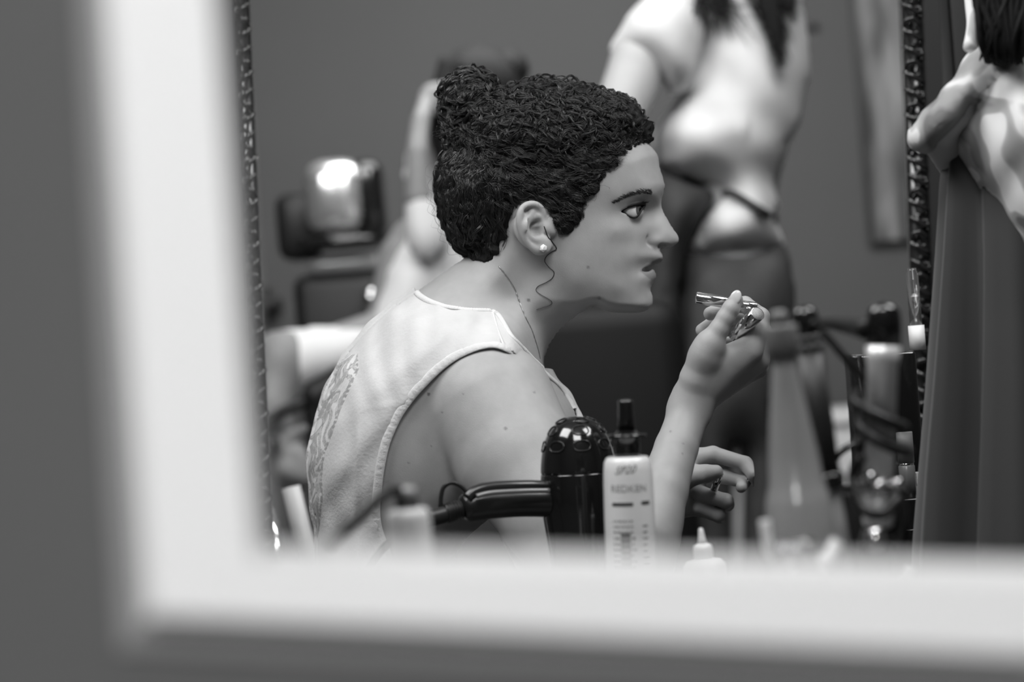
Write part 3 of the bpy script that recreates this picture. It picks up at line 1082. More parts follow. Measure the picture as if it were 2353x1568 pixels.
hl_px = np.array([(1118, 607), (1138, 600), (1154, 582), (1165, 558), (1170, 530), (1178, 500), (1192, 476), (1212, 464), (1235, 468), (1253, 484), (1262, 505), (1270, 530), (1284, 549), (1306, 546), (1322, 532),
                  (1334, 514), (1338, 495), (1342, 474), (1362, 462), (1376, 446), (1380, 424), (1400, 402), (1425, 388), (1437, 370), (1448, 352), (1470, 338), (1492, 331)], float)


def hair_post(Q, t, w):
    hl = np.array([CP(a, b, D0 - 0.06)[[0, 2]] for a, b in hl_px])
    d = np.full(len(Q), 9.0)
    for i in range(len(hl) - 1):
        a, b = hl[i], hl[i + 1]
        ba = b - a
        h = np.clip((Q - a) @ ba / (ba @ ba), 0, 1)
        d = np.minimum(d, np.linalg.norm(Q - a - h[:, None] * ba, axis=1))
    wb = body2d.samp(Q[:, 0], Q[:, 1], body2d.w)[0]
    s = np.clip(d / 0.030, 0, 1)
    s = s * s * (3 - 2 * s)
    r = (wb + 0.0022) * (1 - s) + np.maximum(w, wb + 0.006) * s
    r[t <= 0] = 0
    return r


hair_ctrl = [(1200, 380, 83, 78), (1090, 430, 80, 78), (1280, 290, 78, 75), (1420, 290, 66, 62), (1360, 380, 76, 60), (1460, 300, 58, 45), (1120, 540, 68, 65), (1040, 440, 74, 78), (1190, 480, 80, 60),
             (1075, 230, 27, 27), (1040, 215, 26, 27), (1110, 205, 26, 27), (1060, 290, 32, 32), (1055, 340, 50, 50), (1120, 270, 62, 62), (1040, 560, 62, 55), (1280, 230, 70, 75), (1180, 240, 68, 72)]
hair2d = Field(D0, hair_poly, hair_ctrl, post=hair_post)


def hair_sdf(p):
    d = hair2d(p)
    x, y, z = p[:, 0], p[:, 1], p[:, 2]
    n = np.sin(x * 190 + 2 * np.sin(z * 130)) * np.sin(z * 260 + 1.7 * np.sin(y * 170)) * np.sin(y * 190 + 1.3 * np.sin(x * 140))
    return d - 0.0042 * n * np.clip((z - 0.045) / 0.06 + 0.35, 0.25, 1)


print('hair...')
lo = np.array([CP(985, 0, D0)[0], D0 - 0.10, CP(0, 625, D0)[2]])
hi = np.array([CP(1510, 0, D0)[0], D0 + 0.10, CP(0, 150, D0)[2]])
V, Q = polygonize(hair_sdf, lo, hi, RES * 1.25, 8, 0.04)
hair = mesh('hair', W(V), Q, hair_base, woman, world=True)

rng = np.random.default_rng(11)
def flow(p):
    "direction the hair is combed: from the hairline back and up into the bun"
    px = proj(mirror(p))
    tx, ty = 1075 - px[:, 0], 330 - px[:, 1]
    v = np.stack([tx, np.zeros(len(p)), -ty], 1)
    top_zone = np.clip((300 - px[:, 1]) / 100, 0, 1)[:, None]
    v = v / (np.linalg.norm(v, axis=1)[:, None] + 1e-9)
    v = v + top_zone * np.array([-0.4, 0, -0.25])
    bun = (px[:, 0] < 1150) & (px[:, 1] < 330)
    ang = np.arctan2(px[:, 1] - 240, px[:, 0] - 1080)
    swirl = np.stack([-np.sin(ang), 0.5 * np.ones(len(p)), -np.cos(ang)], 1)
    v = np.where(bun[:, None], swirl, v)
    return v


def grow(seeds, n, step, amp, wl, rad, clump, spread, lift, lift_end=0.0, seed=0):
    r = np.random.default_rng(seed)
    m = len(seeds)
    p = seeds.copy()
    path = np.zeros((m, n, 3))
    nor = np.zeros((m, n, 3))
    jit = r.normal(0, 0.28, (m, 3))
    st = step * r.uniform(0.7, 1.25, m)[:, None]
    for i in range(n):
        g = grad(hair_sdf, p, 0.0025)
        path[:, i], nor[:, i] = p, g
        v = flow(p) + jit
        v = v - g * (v * g).sum(1)[:, None]
        v /= np.linalg.norm(v, axis=1)[:, None] + 1e-9
        p = p + v * st
        for _ in range(2):
            p = p - g * np.clip(hair_sdf(p), -0.004, 0.004)[:, None]
    for arr in (path, nor):
        for _ in range(3):
            arr[:, 1:-1] = 0.5 * arr[:, 1:-1] + 0.25 * (arr[:, :-2] + arr[:, 2:])
    T = np.gradient(path, axis=1)
    T /= np.linalg.norm(T, axis=2)[..., None] + 1e-9
    Bv = np.cross(T, nor)
    s = np.arange(n)[None] * st
    ph = r.uniform(0, 6.28, (m, 1))
    k = 2 * math.pi / (wl * r.uniform(0.75, 1.35, (m, 1)))
    am = amp * r.uniform(0.5, 1.3, (m, 1)) * np.clip(np.arange(n)[None] / 4, 0.15, 1)
    sg = r.choice([-1, 1], (m, 1))
    u = am * np.cos(k * s + ph)
    w = am * 0.8 * np.sin(k * s + ph) * sg
    L = lift + lift_end * (np.arange(n)[None] / n) ** 2
    out, rr = [], []
    for c in range(clump):
        a1, a2 = r.normal(0, spread, (m, 1)), r.normal(0, spread, (m, 1))
        pinch = 1 - 0.55 * (np.arange(n)[None] / n)
        q = path + (u + a1 * pinch)[..., None] * Bv + (w + L + a2 * pinch * 0.7)[..., None] * nor
        out.append(q)
        tp = np.clip(np.minimum(np.arange(n) + 1, n - np.arange(n)) / 6.0 - 0.1, 0.08, 1)
        rr.append(np.ones((m, 1)) * rad * tp[None])
    return np.concatenate(out), np.concatenate(rr)


pxv = proj(mirror(V))
ok = signed(pxv, hair_poly) > 3
Vs = V[ok]
sd = rng.choice(len(Vs), NLOCK)
P1, R1 = grow(Vs[sd], 34, 0.0030, 0.0026, 0.030, 0.00026, 12, 0.0016, 0.0010, seed=1)
tb = Vs[(proj(Vs)[:, 1] < 330)]
sd = rng.choice(len(tb), NLOCK // 3)
P2, R2 = grow(tb[sd], 30, 0.0027, 0.0048, 0.024, 0.00026, 13, 0.0013, 0.0034, seed=2)
pf = proj(Vs)
fr = Vs[(pf[:, 0] > 1405) & (pf[:, 1] < 335)]
sd = rng.choice(len(fr), 330)
P5, R5 = grow(fr[sd], 20, 0.0026, 0.0040, 0.020, 0.00026, 12, 0.0014, 0.0022, seed=6)
sd = rng.choice(len(Vs), 420)
P3, R3 = grow(Vs[sd], 22, 0.0026, 0.0050, 0.020, 0.00013, 1, 0.0, 0.0040, 0.010, seed=3)
# soft fringe of short hairs along the hairline
hp = spline(hl_px[9:], 260)
hp = hp + rng.normal(0, 3.0, hp.shape)
Hs = hit(hair2d, hp + np.array([-3, -3]), 2.46, 2.60, 0.0)
P4, R4 = grow(Hs, 22, 0.0022, 0.0016, 0.012, 0.00022, 5, 0.0016, 0.0004, seed=4)
for P, R, nm in ((P1, R1, 'curls'), (P2, R2, 'crown_curls'), (P5, R5, 'front_curls'), (P3, R3, 'flyaway_hair'), (P4, R4, 'hairline')):
    Vh, Fh = strands(P, R, 3)
    o = mesh(nm, W(Vh), Fh, dark_hair, hair, world=True)
    o['kind'] = 'stuff'
curl = spline([(1250, 520), (1253.8, 530), (1259.5, 545), (1271, 558.7), (1278.7, 572), (1267, 579.7), (1255.7, 589), (1252, 601), (1261, 614), (1273, 625.6), (1269, 639), (1256, 648.6), (1236.6, 658), (1231.8, 668),
               (1242, 677), (1259.5, 687), (1268, 694.5), (1263, 702), (1232.7, 711.8)], 120)
H = hit(body_sdf, curl, 2.44, 2.62, 0.0012)
mb = MB()
mb.tube(H, np.linspace(0.0006, 0.0003, 120), 5)
mesh('stray_curl', W(np.concatenate(mb.V)), mb.F, mat('stray_hair', 0.03, 0.5), hair, world=True)

# thumb nail
tn = hit(body_sdf, [(1690, 684)], 2.36, 2.44, 0.0)[0]
ax = CP(1692, 680, 2.393) - CP(1676, 715, 2.393)
ax /= np.linalg.norm(ax)
nn = np.array([-0.25, -0.95, 0.12]); nn -= ax * (nn @ ax); nn /= np.linalg.norm(nn)
Rn = np.stack([np.cross(ax, nn), ax, nn], 1)
mb = MB()
mb.ball(tn + nn * -0.0004, (0.0056, 0.0078, 0.0016), 20, 12, xf=Rn)
mesh('thumbnail', W(np.concatenate(mb.V)), mb.F, mat('nail', 0.62, 0.25, coat=0.3), woman, world=True)

# jeans on a stool, hidden below the frame but really there
jl = Caps([(W(CP(890, 1560, D0 - .08)), W(CP(890, 1560, D0 + .08)), .14, .14)], .02)
def leg_pts(dy):
    hip = np.array(PW(900, 1680, D0)) + np.array([0, dy, 0]); hip[2] = 0.70
    knee = hip + np.array([0.40, dy * 0.3, -0.03])
    ank = np.array([knee[0] - 0.05, knee[1], 0.09])
    return hip, knee, ank
segs = []
for dy in (-.085, .085):
    hip, knee, ank = leg_pts(dy)
    segs += [(hip, knee, .088, .062), (knee, ank, .060, .042)]
up_pt = np.array(PW(895, 1560, D0)); 
segs += [(np.array([up_pt[0], D0 - .06, 0.80]), np.array([up_pt[0], D0 + .06, 0.80]), .115, .115), (np.array([up_pt[0], D0 - .06, 0.74]), np.array([up_pt[0], D0 + .06, 0.74]), .125, .125)]
jc = Caps(segs, .05)
def jeans_sdf(p):
    e = jc(p)
    return np.full(len(p), 0.2) if e is None else e
A = np.array([s[0] for s in segs] + [s[1] for s in segs])
V, Q = polygonize(jeans_sdf, A.min(0) - .15, A.max(0) + .15, 0.009, 8, 0.03)
V = V[:]
mesh('jeans', V, Q, jeans, woman, world=True)
mb = MB()
for dy in (-.085, .085):
    hip, knee, ank = leg_pts(dy)
    mb2 = MB()
    mb2.ball(np.array([ank[0] + .06, ank[1], .035]), (.125, .045, .034), 20, 12)
    mb2.tube([ank + [0, 0, -.05], ank + [0, 0, .02]], .04, 12)
    mb2.out('shoe', mat('black_leather', 0.03, 0.4), woman, world=True)

stool_c = np.array([up_pt[0], D0, 0.0])
stool = thing('stool', 'round black upholstered stool under the woman with the lipstick', 'stool', stool_c)
MB().lathe([(0, .525), (.17, .525), (.19, .54), (.19, .58), (.17, .592), (0, .592)], 40).out('seat', mat('black_vinyl', 0.02, 0.35), stool)
MB().lathe([(.028, .03), (.028, .53)], 20).out('column', mat('chrome', 0.75, 0.12, metal=1.0), stool)
MB().lathe([(0, 0), (.2, 0), (.2, .015), (.05, .035), (0, .035)], 40).out('base', mat('chrome', 0.75, 0.12, metal=1.0), stool)
# ------------------------------------------------------------------ the worktop and the tools on it
ZT = CAM[2] - 0.31
black_gloss = mat('black_gloss_plastic', 0.008, rough=0.12, spec=0.6, coat=0.5)
black_matt = mat('black_matt_plastic', 0.015, rough=0.42, spec=0.5)
white_plastic = mat('white_plastic', 0.78, rough=0.28, spec=0.5, coat=0.2)
chrome = mat('chrome', 0.75, 0.12, metal=1.0)
grey_ink = mat('grey_ink', 0.30, rough=0.6)
dark_ink = mat('dark_ink', 0.05, rough=0.6)

counter = thing('counter', 'dark salon worktop behind the white frame carrying the styling tools', 'counter', (0.15, 1.64, 0))
MB().box((-1.25, -.73, ZT - .04), (.18, .75, ZT), .004).out('worktop', mat('dark_laminate', 0.05, rough=0.35), counter)
MB().box((-1.2, -.70, 0.1), (.16, .40, ZT - .04), .003).out('cabinet', mat('dark_cabinet', 0.07, rough=0.6), counter)
MB().box((-1.2, -.68, 0.0), (.14, .34, 0.1)).out('plinth', black_matt, counter)


def stand(x0, y0, x1, y1, d, z=None):
    "an upright thing whose axis runs through two pixels: base on the worktop, top, height"
    T, U = PW(x0, y0, d), PW(x1, y1, d)
    v = (T - U) / np.linalg.norm(T - U)
    z = ZT if z is None else z
    B = T - v * (T[2] - z) / v[2]
    return B, T, v, np.linalg.norm(T - B)


def axis_rot(v):
    return Vector(tuple(v)).to_track_quat('Z', 'Y').to_euler()


# --- hair dryer standing on its nozzle
B, T, v, H = stand(1322, 957, 1341, 1280, 2.27)
dryer = thing('hair_dryer', 'glossy black hair dryer standing nozzle down beside the white spray bottle', 'hair dryer', B, rot=axis_rot(v))
mpp = 2.27 / F
def hz(y):
    return H - (y - 957) * mpp / math.cos(math.radians(1))
MB().lathe([(0, 0), (0.0225, 0), (0.0246, .004), (0.0246, .05), (0.0262, .052), (0.0273, .07), (0.0316, .105), (0.0358, hz(1190)), (0.0369, hz(1150)), (0.0366, hz(1110)), (0.0358, hz(1090)), (0.0357, hz(1087.5)), (0.0348, hz(1087)), (0, hz(1087))], 64).out('barrel', black_gloss, dryer)
dome = [(0.0351, hz(1086.8)), (0.0356, hz(1083)), (0.0357, hz(1078)), (0.0345, hz(1050)), (0.0319, hz(1020)), (0.0273, hz(995)), (0.0209, hz(975)), (0.0118, hz(962)), (0, hz(957))]
dome = [tuple(q) for q in spline(dome, 24)]
MB().lathe(dome, 64).out('rear_grille', black_gloss, dryer)
zz = np.array([q[1] for q in dome][::-1])
rr = np.array([q[0] for q in dome][::-1])
def on_dome(phi, z, off=0.0):
    r = np.interp(z, zz[::-1] if zz[0] > zz[-1] else zz, rr[::-1] if zz[0] > zz[-1] else rr) + off
    return np.array([r * math.cos(phi), r * math.sin(phi), z])
ring_m = mat('grille_slot_rim', 0.02, 0.2, spec=0.6)
for row, (zc, n, wz, wphi, ph) in enumerate(((hz(987), 5, .0042, .30, -1.75), (hz(1022), 8, .0048, .25, -1.45), (hz(966), 4, .0022, .42, -1.2))):
    for k in range(n):
        c = ph + 2 * math.pi * k / n
        P = []
        for j in range(21):
            a = 2 * math.pi * j / 20
            P.append(on_dome(c + wphi * math.copysign(abs(math.cos(a)) ** .7, math.cos(a)), zc + wz * math.sin(a), .0004))
        if row == 2:
            P = [p + np.array([0, 0, .0004]) for p in P]
        MB().tube(P, .0007, 6, caps=False).out('grille_slot', ring_m, dryer)
# handle, runs to the left towards the cord (local frame of the tilted dryer)
Rd = np.array(axis_rot(v).to_matrix())
def dl(px, py, d):
    return (PW(px, py, d) - B) @ Rd
hd = mat('handle_black', 0.012, 0.3, spec=0.6, coat=0.2)
hp = spline([dl(1275, 1153, 2.262), dl(1200, 1152, 2.25), (dl(1130, 1157, 2.24)), dl(1085, 1164, 2.235), dl(1060, 1172, 2.232)], 30)
MB().tube(hp, np.interp(np.linspace(0, 1, 30), [0, .5, .85, .95, 1], [.0150, .0145, .0135, .0115, .008]), 24).out('handle', hd, dryer)
tr = spline([dl(1262, 1119, 2.252), dl(1200, 1118, 2.24), dl(1130, 1121, 2.232), dl(1093, 1130, 2.228), dl(1073, 1146, 2.225)], 24)
MB().tube(tr, .0058, 16).out('handle_spine', hd, dryer)
tr = spline([dl(1262, 1128, 2.236), dl(1200, 1129, 2.226), dl(1130, 1133, 2.22), dl(1095, 1141, 2.218)], 24)
MB().tube(tr, .0024, 10).out('handle_highlight', mat('grey_satin_highlight', 0.22, 0.35, metal=0.4), dryer)  # grey strip painted in for the glossy highlight along the handle seam
sr = MB()
P = spline([dl(1068, 1169, 2.232), dl(1040, 1176, 2.228), dl(1015, 1184, 2.222), dl(985, 1192, 2.215)], 60)
sr.tube(P, .0082 + .0011 * np.sign(np.sin(np.arange(60) * 1.25)) * (np.arange(60) < 36), 16)
sr.out('cord_sleeve', black_matt, dryer)
lp = spline([dl(1012, 1166, 2.222), dl(1014, 1140, 2.222), dl(1020, 1120, 2.222), (dl(1036, 1110, 2.222)), dl(1056, 1116, 2.224), dl(1076, 1136, 2.226)], 30)
MB().tube(lp, .0021, 10).out('hanging_loop', black_matt, dryer)
cd = [PW(988, 1191, 2.215), PW(950, 1205, 2.2), PW(900, 1240, 2.18), PW(850, 1300, 2.16), PW(800, 1400, 2.14)]
e = cd[-1].copy(); e[2] = ZT + .004; e[0] -= .03
cd += [e, e + [-.10, .02, 0], e + [-.25, -.05, 0]]
MB().tube((spline(cd, 60) - B) @ Rd, .0036, 10).out('cord', black_matt, dryer)

# --- white spray bottle with black nozzle
B, T, v, H = stand(1437, 917, 1450, 1290, 2.07)
mpp = 2.07 / F
def hz(y):
    return H - (y - 917) * mpp
bot = thing('spray_bottle', 'white printed spray bottle with black nozzle in front of the hair dryer', 'bottle', B, rot=axis_rot(v))
RB = .0216
prof = [(0, 0), (RB * .9, 0), (RB, .003), (RB, hz(1190)), (RB * .985, hz(1110)), (RB * .965, hz(1080)), (RB * .93, hz(1062)), (RB * .84, hz(1052)), (RB * .74, hz(1049)), (RB * .68, hz(1052)), (RB * .6, hz(1056)), (0, hz(1056))]
MB().lathe(prof, 64).out('bottle_body', white_plastic, bot)
MB().lathe([(.0105, hz(1058)), (.0112, hz(1040)), (.0108, hz(1005)), (.0168, hz(1004)), (.0168, hz(999)), (.0102, hz(997)), (.0082, hz(990)), (0, hz(990))], 40).out('collar', black_gloss, bot)
MB().lathe([(.0078, hz(992)), (.0068, hz(960)), (.0064, hz(935)), (.0066, hz(924)), (.0055, hz(919)), (0, hz(917))], 32).out('nozzle', black_gloss, bot)
Rb = np.array(axis_rot(v).to_matrix())
# angle at which the camera sees the front of the bottle
fc = (CAM - B) @ Rb
PH0 = math.atan2(fc[1], fc[0])
def wrap_patch(name, u0, u1, z0, z1, m, parent, r=RB, off=.00025):
    "a printed patch: u in metres round the bottle (positive to the right in view), z height"
    n = 10
    V, Fc = [], []
    for i in range(n + 1):
        a = PH0 + (u0 + (u1 - u0) * i / n) / r
        for z in (z0, z1):
            rad = np.interp(z, [q[1] for q in prof[2:8]], [q[0] for q in prof[2:8]]) + off
            V.append((rad * math.cos(a), rad * math.sin(a), z))
    for i in range(n):
        Fc.append((2 * i, 2 * i + 2, 2 * i + 3, 2 * i + 1))
    return V, Fc
def text_wrap(body, size, u, z, shear=0.0, rot=0.0):
    cu = bpy.data.curves.new('lettering', 'FONT')
    cu.body = body
    cu.size = size
    cu.shear = shear
    cu.align_x = 'CENTER'
    cu.resolution_u = 3
    o = bpy.data.objects.new('lettering', cu)
    COL.objects.link(o)
    me = bpy.data.meshes.new_from_object(o.evaluated_get(bpy.context.evaluated_depsgraph_get()))
    V = np.array([q.co[:] for q in me.vertices])
    Fc = [list(p.vertices) for p in me.polygons]
    bpy.data.objects.remove(o)
    bpy.data.curves.remove(cu)
    bpy.data.meshes.remove(me)
    c, s = math.cos(rot), math.sin(rot)
    x, y = V[:, 0] * c - V[:, 1] * s, V[:, 0] * s + V[:, 1] * c
    out = []
    for a, b in zip(x, y):
        zz = z + b
        rad = np.interp(zz, [q[1] for q in prof[2:8]], [q[0] for q in prof[2:8]]) + .0003
        t = PH0 + (u + a) / RB
        out.append((rad * math.cos(t), rad * math.sin(t), zz))
    return np.array(out), Fc
mb = MB()
mb.add(*text_wrap('REDKEN', .0088, .0002, hz(1128)))
o = mb.out('brand_lettering', grey_ink, bot, smooth=False)
mb = MB()
mb.add(*text_wrap('SP20', .0095, -.003, hz(1086), shear=0.5, rot=0.06))
mb.out('handwriting', mat('marker_ink', 0.16, 0.5), bot, smooth=False)
mb = MB()
mb.add(*wrap_patch('', -.0155, .0035, hz(1160), hz(1152), None, None))
mb.add(*wrap_patch('', .0110, .0200, hz(1158), hz(1150), None, None))
mb.out('printed_band', dark_ink, bot, smooth=False)
mb = MB()
rng = np.random.default_rng(3)
for r in range(9):
    y = 1192 + r * 12.5
    us = -.0150
    while us < .004:
        w = rng.uniform(.0012, .0034)
        if us + w < .0055:
            mb.add(*wrap_patch('', us, us + w, hz(y + 4 + (3 if r > 2 else 0)), hz(y), None, None))
        us += w + .0011
for r in range(7):
    y = 1204 + r * 14
    mb.add(*wrap_patch('', .0115, .0115 + rng.uniform(.003, .007), hz(y + 4), hz(y), None, None))
mb.out('small_print', grey_ink, bot, smooth=False)
mb = MB()
mb.add(*wrap_patch('', -.0080, .0005, hz(1300), hz(1222), None, None, off=.0002))
mb.out('label_block', mat('label_grey', 0.12, 0.6), bot, smooth=False)

# --- white applicator bottle with a pointed tip
B, T, v, H = stand(1610, 1214, 1618, 1290, 2.1)
mpp = 2.1 / F
def hz(y):
    return H - (y - 1214) * mpp
ap = thing('applicator_bottle', 'small white applicator bottle with pointed tip, right of the spray bottle', 'bottle', B, rot=axis_rot(v))
MB().lathe([(0, 0), (.0175, 0), (.0188, .003), (.0188, hz(1304)), (.0184, hz(1296)), (.015, hz(1286)), (.0085, hz(1282)), (0, hz(1282))], 40).out('bottle_body', white_plastic, ap)
MB().lathe([(.0086, hz(1290)), (.0086, hz(1262)), (.0078, hz(1253)), (.005, hz(1249)), (0, hz(1249))], 32).out('cap', white_plastic, ap)
MB().lathe([(.0046, hz(1252)), (.0034, hz(1240)), (.0022, hz(1218)), (.0014, hz(1214)), (0, hz(1214))], 24).out('tip', white_plastic, ap)

# --- white pump bottle at the lower left, close to the frame
B, T, v, H = stand(932, 1120, 946, 1280, 1.56)
mpp = 1.56 / F
def hz(y):
    return H - (y - 1120) * mpp
pump = thing('pump_bottle', 'blurred white bottle with black pump and long black spout, lower left', 'bottle', B, rot=axis_rot(v))
MB().lathe([(0, 0), (.0135, 0), (.0142, .003), (.0142, hz(1190)), (.0136, hz(1178)), (.011, hz(1170)), (0, hz(1170))], 40).out('bottle_body', white_plastic, pump)
MB().lathe([(.0072, hz(1172)), (.0080, hz(1160)), (.0076, hz(1148)), (.005, hz(1142)), (0, hz(1142))], 24).out('collar', black_matt, pump)
MB().lathe([(.004, hz(1146)), (.0062, hz(1138)), (.0064, hz(1126)), (.004, hz(1119)), (0, hz(1118))], 24).out('pump_head', mat('grey_plastic', 0.45, 0.25, coat=.3), pump)
Rp = np.array(axis_rot(v).to_matrix())
P = spline([(PW(a, b, c) - B) @ Rp for a, b, c in ((930, 1142, 1.56), (905, 1126, 1.555), (880, 1138, 1.55), (840, 1178, 1.545), (790, 1222, 1.54), (756, 1256, 1.535))], 30)
MB().tube(P, np.interp(np.linspace(0, 1, 30), [0, .2, 1], [.0042, .0042, .0034]), 12).out('spout', black_matt, pump)

# --- tall translucent tapered bottle
B, T, v, H = stand(1788, 712, 1846, 1260, 1.62)
mpp = 1.62 / F
def hz(y):
    return H - (y - 712) * mpp
smoky = mat('smoky_translucent_plastic', 0.42, rough=0.2, spec=0.6, trans=0.35, coat=0.4)
tall = thing('tall_bottle', 'tall smoky translucent bottle with tapering body and wide grey cap, left of the irons', 'bottle', B, rot=axis_rot(v))
MB().lathe([(0, 0), (.022, 0), (.0235, .004), (.0235, hz(1290)), (.0222, hz(1275)), (.0225, hz(1255)), (.0222, hz(1160)), (.0205, hz(1138)), (.0182, hz(1110)), (.0165, hz(1040)), (.0128, hz(950)), (.0082, hz(840)), (.0072, hz(815)), (0, hz(815))], 48).out('bottle_body', smoky, tall)
MB().lathe([(.0085, hz(828)), (.0108, hz(815)), (.0118, hz(795)), (.0120, hz(756)), (.0112, hz(748)), (0, hz(748))], 40).out('cap', mat('mid_grey_plastic', 0.17, 0.4), tall)
MB().lathe([(.0058, hz(750)), (.0060, hz(722)), (.004, hz(713)), (0, hz(712))], 24).out('tip', mat('grey_tip_plastic', 0.2, 0.3), tall)

# --- black curling iron
B, T, v, H = stand(1846, 702, 1896, 1100, 1.70)
mpp = 1.70 / F
def hz(y):
    return H - (y - 702) * mpp
bi = thing('curling_iron', 'black curling iron leaning upright between the tall bottle and the silver iron', 'curling iron', B, rot=axis_rot(v))
MB().lathe([(.0102, hz(790)), (.0102, hz(735)), (.0088, hz(715)), (.005, hz(704)), (0, hz(702))], 32).out('cool_tip', black_gloss, bi)
for y in (778, 800):
    MB().lathe([(.0088, hz(y + 8)), (.0112, hz(y + 6)), (.0116, hz(y)), (.0112, hz(y - 6)), (.0088, hz(y - 8))], 32).out('tip_ring', mat('dark_grey_plastic', 0.06, 0.3), bi)
MB().lathe([(.0112, hz(1100)), (.0110, hz(1000)), (.0104, hz(806)), (0, hz(806))], 32).out('barrel', black_matt, bi)
MB().lathe([(.0105, hz(1130)), (.0135, hz(1122)), (.0138, hz(1096)), (.0115, hz(1088)), (0, hz(1088))], 32, sx=1.15).out('clamp', black_gloss, bi)
MB().lathe([(0, 0), (.0120, 0), (.0125, .004), (.0118, hz(1250)), (.0100, hz(1130)), (0, hz(1130))], 32).out('handle', mat('grey_handle_plastic', 0.28, 0.25, coat=.3), bi)
Rc = np.array(axis_rot(v).to_matrix())
P = spline([(PW(a, b, c) - B) @ Rc for a, b, c in ((1862, 742, 1.69), (1890, 764, 1.70), (1935, 815, 1.73), (1985, 872, 1.80), (2010, 930, 1.84))], 40)
MB().tube(P, .0030, 10).out('cord', black_matt, bi)

# --- silver curling iron with a cord wound round it
B, T, v, H = stand(2032, 694, 2020, 1110, 1.72)
mpp = 1.72 / F
def hz(y):
    return H - (y - 694) * mpp
satin = mat('satin_steel', 0.75, 0.32, metal=0.35, coat=0.3)
si = thing('curling_iron', 'silver curling iron with black tip and cord wound round its barrel, standing on the worktop', 'curling iron', B, rot=axis_rot(v))
MB().lathe([(.0128, hz(793)), (.0128, hz(735)), (.0116, hz(712)), (.0075, hz(698)), (0, hz(694))], 40).out('cool_tip', black_gloss, si)
MB().lathe([(.0128, hz(800)), (.0128, hz(790)), (.0118, hz(830)), (.0112, hz(836)), (.0108, hz(1100)), (0, hz(1100))][::-1] if False else [(.0108, hz(1104)), (.0108, hz(838)), (.0116, hz(832)), (.0126, hz(795)), (0, hz(795))], 40).out('barrel', satin, si)
MB().lathe([(.0105, hz(1140)), (.0142, hz(1130)), (.0146, hz(1112)), (.0130, hz(1100)), (0, hz(1100))], 40).out('clamp_collar', chrome, si)
MB().lathe([(.0092, hz(1215)), (.0110, hz(1200)), (.0112, hz(1150)), (.0104, hz(1138)), (0, hz(1138))], 40).out('barrel_end', satin, si)
MB().lathe([(0, 0), (.0128, 0), (.0132, .004), (.0130, hz(1260)), (.0105, hz(1212)), (0, hz(1212))], 40).out('handle', black_gloss, si)
Rs = np.array(axis_rot(v).to_matrix())
def sl(px, py, d):
    return (PW(px, py, d) - B) @ Rs
n = 90
t = np.linspace(0, 1, n)
a = t * 2 * math.pi * 2.1 + 1.0
rad = .0165 + .003 * np.sin(a * .7)
P = np.stack([rad * np.cos(a), rad * np.sin(a), hz(930) + (hz(1045) - hz(930)) * t + .007 * np.sin(a + .7)], 1)
MB().tube(P, .0042, 12).out('cord', black_matt, si)
P = spline([sl(1980, 1050, 1.70), sl(1960, 1100, 1.71), sl(1985, 1170, 1.69), sl(2030, 1180, 1.69), sl(2062, 1150, 1.70), sl(2070, 1190, 1.72), sl(2040, 1260, 1.74)], 50)
MB().tube(P, .0042, 12).out('cord', black_matt, si)
P = [sl(1995, 757, 1.72), sl(1960, 750, 1.74), sl(1920, 744, 1.76), sl(1888, 742, 1.78)]
MB().tube(spline(P, 20), np.linspace(.0082, .0040, 20), 16).out('thumb_lever', black_matt, si)
for c, r in ((sl(2002, 1097, 1.705), .0050), (sl(2012, 1240, 1.69), (.0075, .0075, .010)), (sl(2062, 1112, 1.705), .0042)):
    MB().ball(c, r, 20, 12).out('hinge', chrome, si)

# --- black tool caddy behind the irons
cx0, cx1 = PW(1935, 1250, 1.86), PW(2085, 1250, 1.86)
caddy = thing('tool_caddy', 'black metal caddy on the worktop behind the silver iron', 'caddy', ((cx0[0] + cx1[0]) / 2, 1.90, ZT))
w = (cx1[0] - cx0[0]) / 2
h = PW(2000, 1130, 1.86)[2] - ZT
mb = MB()
mb.box((-w, -.05, 0), (w, .05, .006))
mb.box((-w, -.05, 0), (w, -.045, h), .001).box((-w, .045, 0), (w, .05, h), .001).box((-w, -.05, 0), (-w + .005, .05, h), .001).box((w - .005, -.05, 0), (w, .05, h), .001)
mb.out('bin', black_matt, caddy)
MB().tube(spline([(-w, 0, h * .8), (-w * .9, 0, h + .02), (0, 0, h + .035), (w * .9, 0, h + .02), (w, 0, h * .8)], 30), .003, 10).out('handle', black_gloss, caddy)

# --- small white pieces in front of the irons
def stick(name, label, cat, pts, radii, m, n=24):
    P = np.array([PW(*q) for q in pts])
    b = P[np.argmin(P[:, 2])].copy()
    b[2] = min(b[2], ZT + radii[-1])
    t = thing(name, label, cat, b)
    S_ = spline(P, n)
    if S_[-1, 2] > ZT:
        pass
    MB().tube(S_ - b, np.interp(np.linspace(0, 1, n), np.linspace(0, 1, len(radii)), radii), 16).out('shaft' if len(radii) < 4 else 'body', m, t)
    return t
def down(px, py, d, dx=0.0):
    "pixel row at which a point of this column reaches the worktop"
    return (px + dx, CY + (CAM[2] - ZT - .004) / d * F - (px - CX) * math.tan(ROLL), d)
c1 = stick('comb_handle', 'white bent plastic handle in front of the tall smoky bottle', 'comb', [(1757, 1196, 1.56), (1762, 1235, 1.56), (1769, 1266, 1.56), (1780, 1277, 1.56), (1800, 1280, 1.56), (1809, 1296, 1.56), (1820, 1370, 1.56), down(1850, 0, 1.56)], [.0036, .0040, .0040, .0036], white_plastic, 50)
c2 = stick('brush_handle', 'white tapered brush handle leaning in front of the black curling iron', 'brush', [(1922, 1248, 1.52), (1905, 1285, 1.515), (1885, 1340, 1.51), down(1840, 0, 1.47)], [.0048, .0040, .0034], mat('ivory_plastic', 0.66, 0.3), 40)
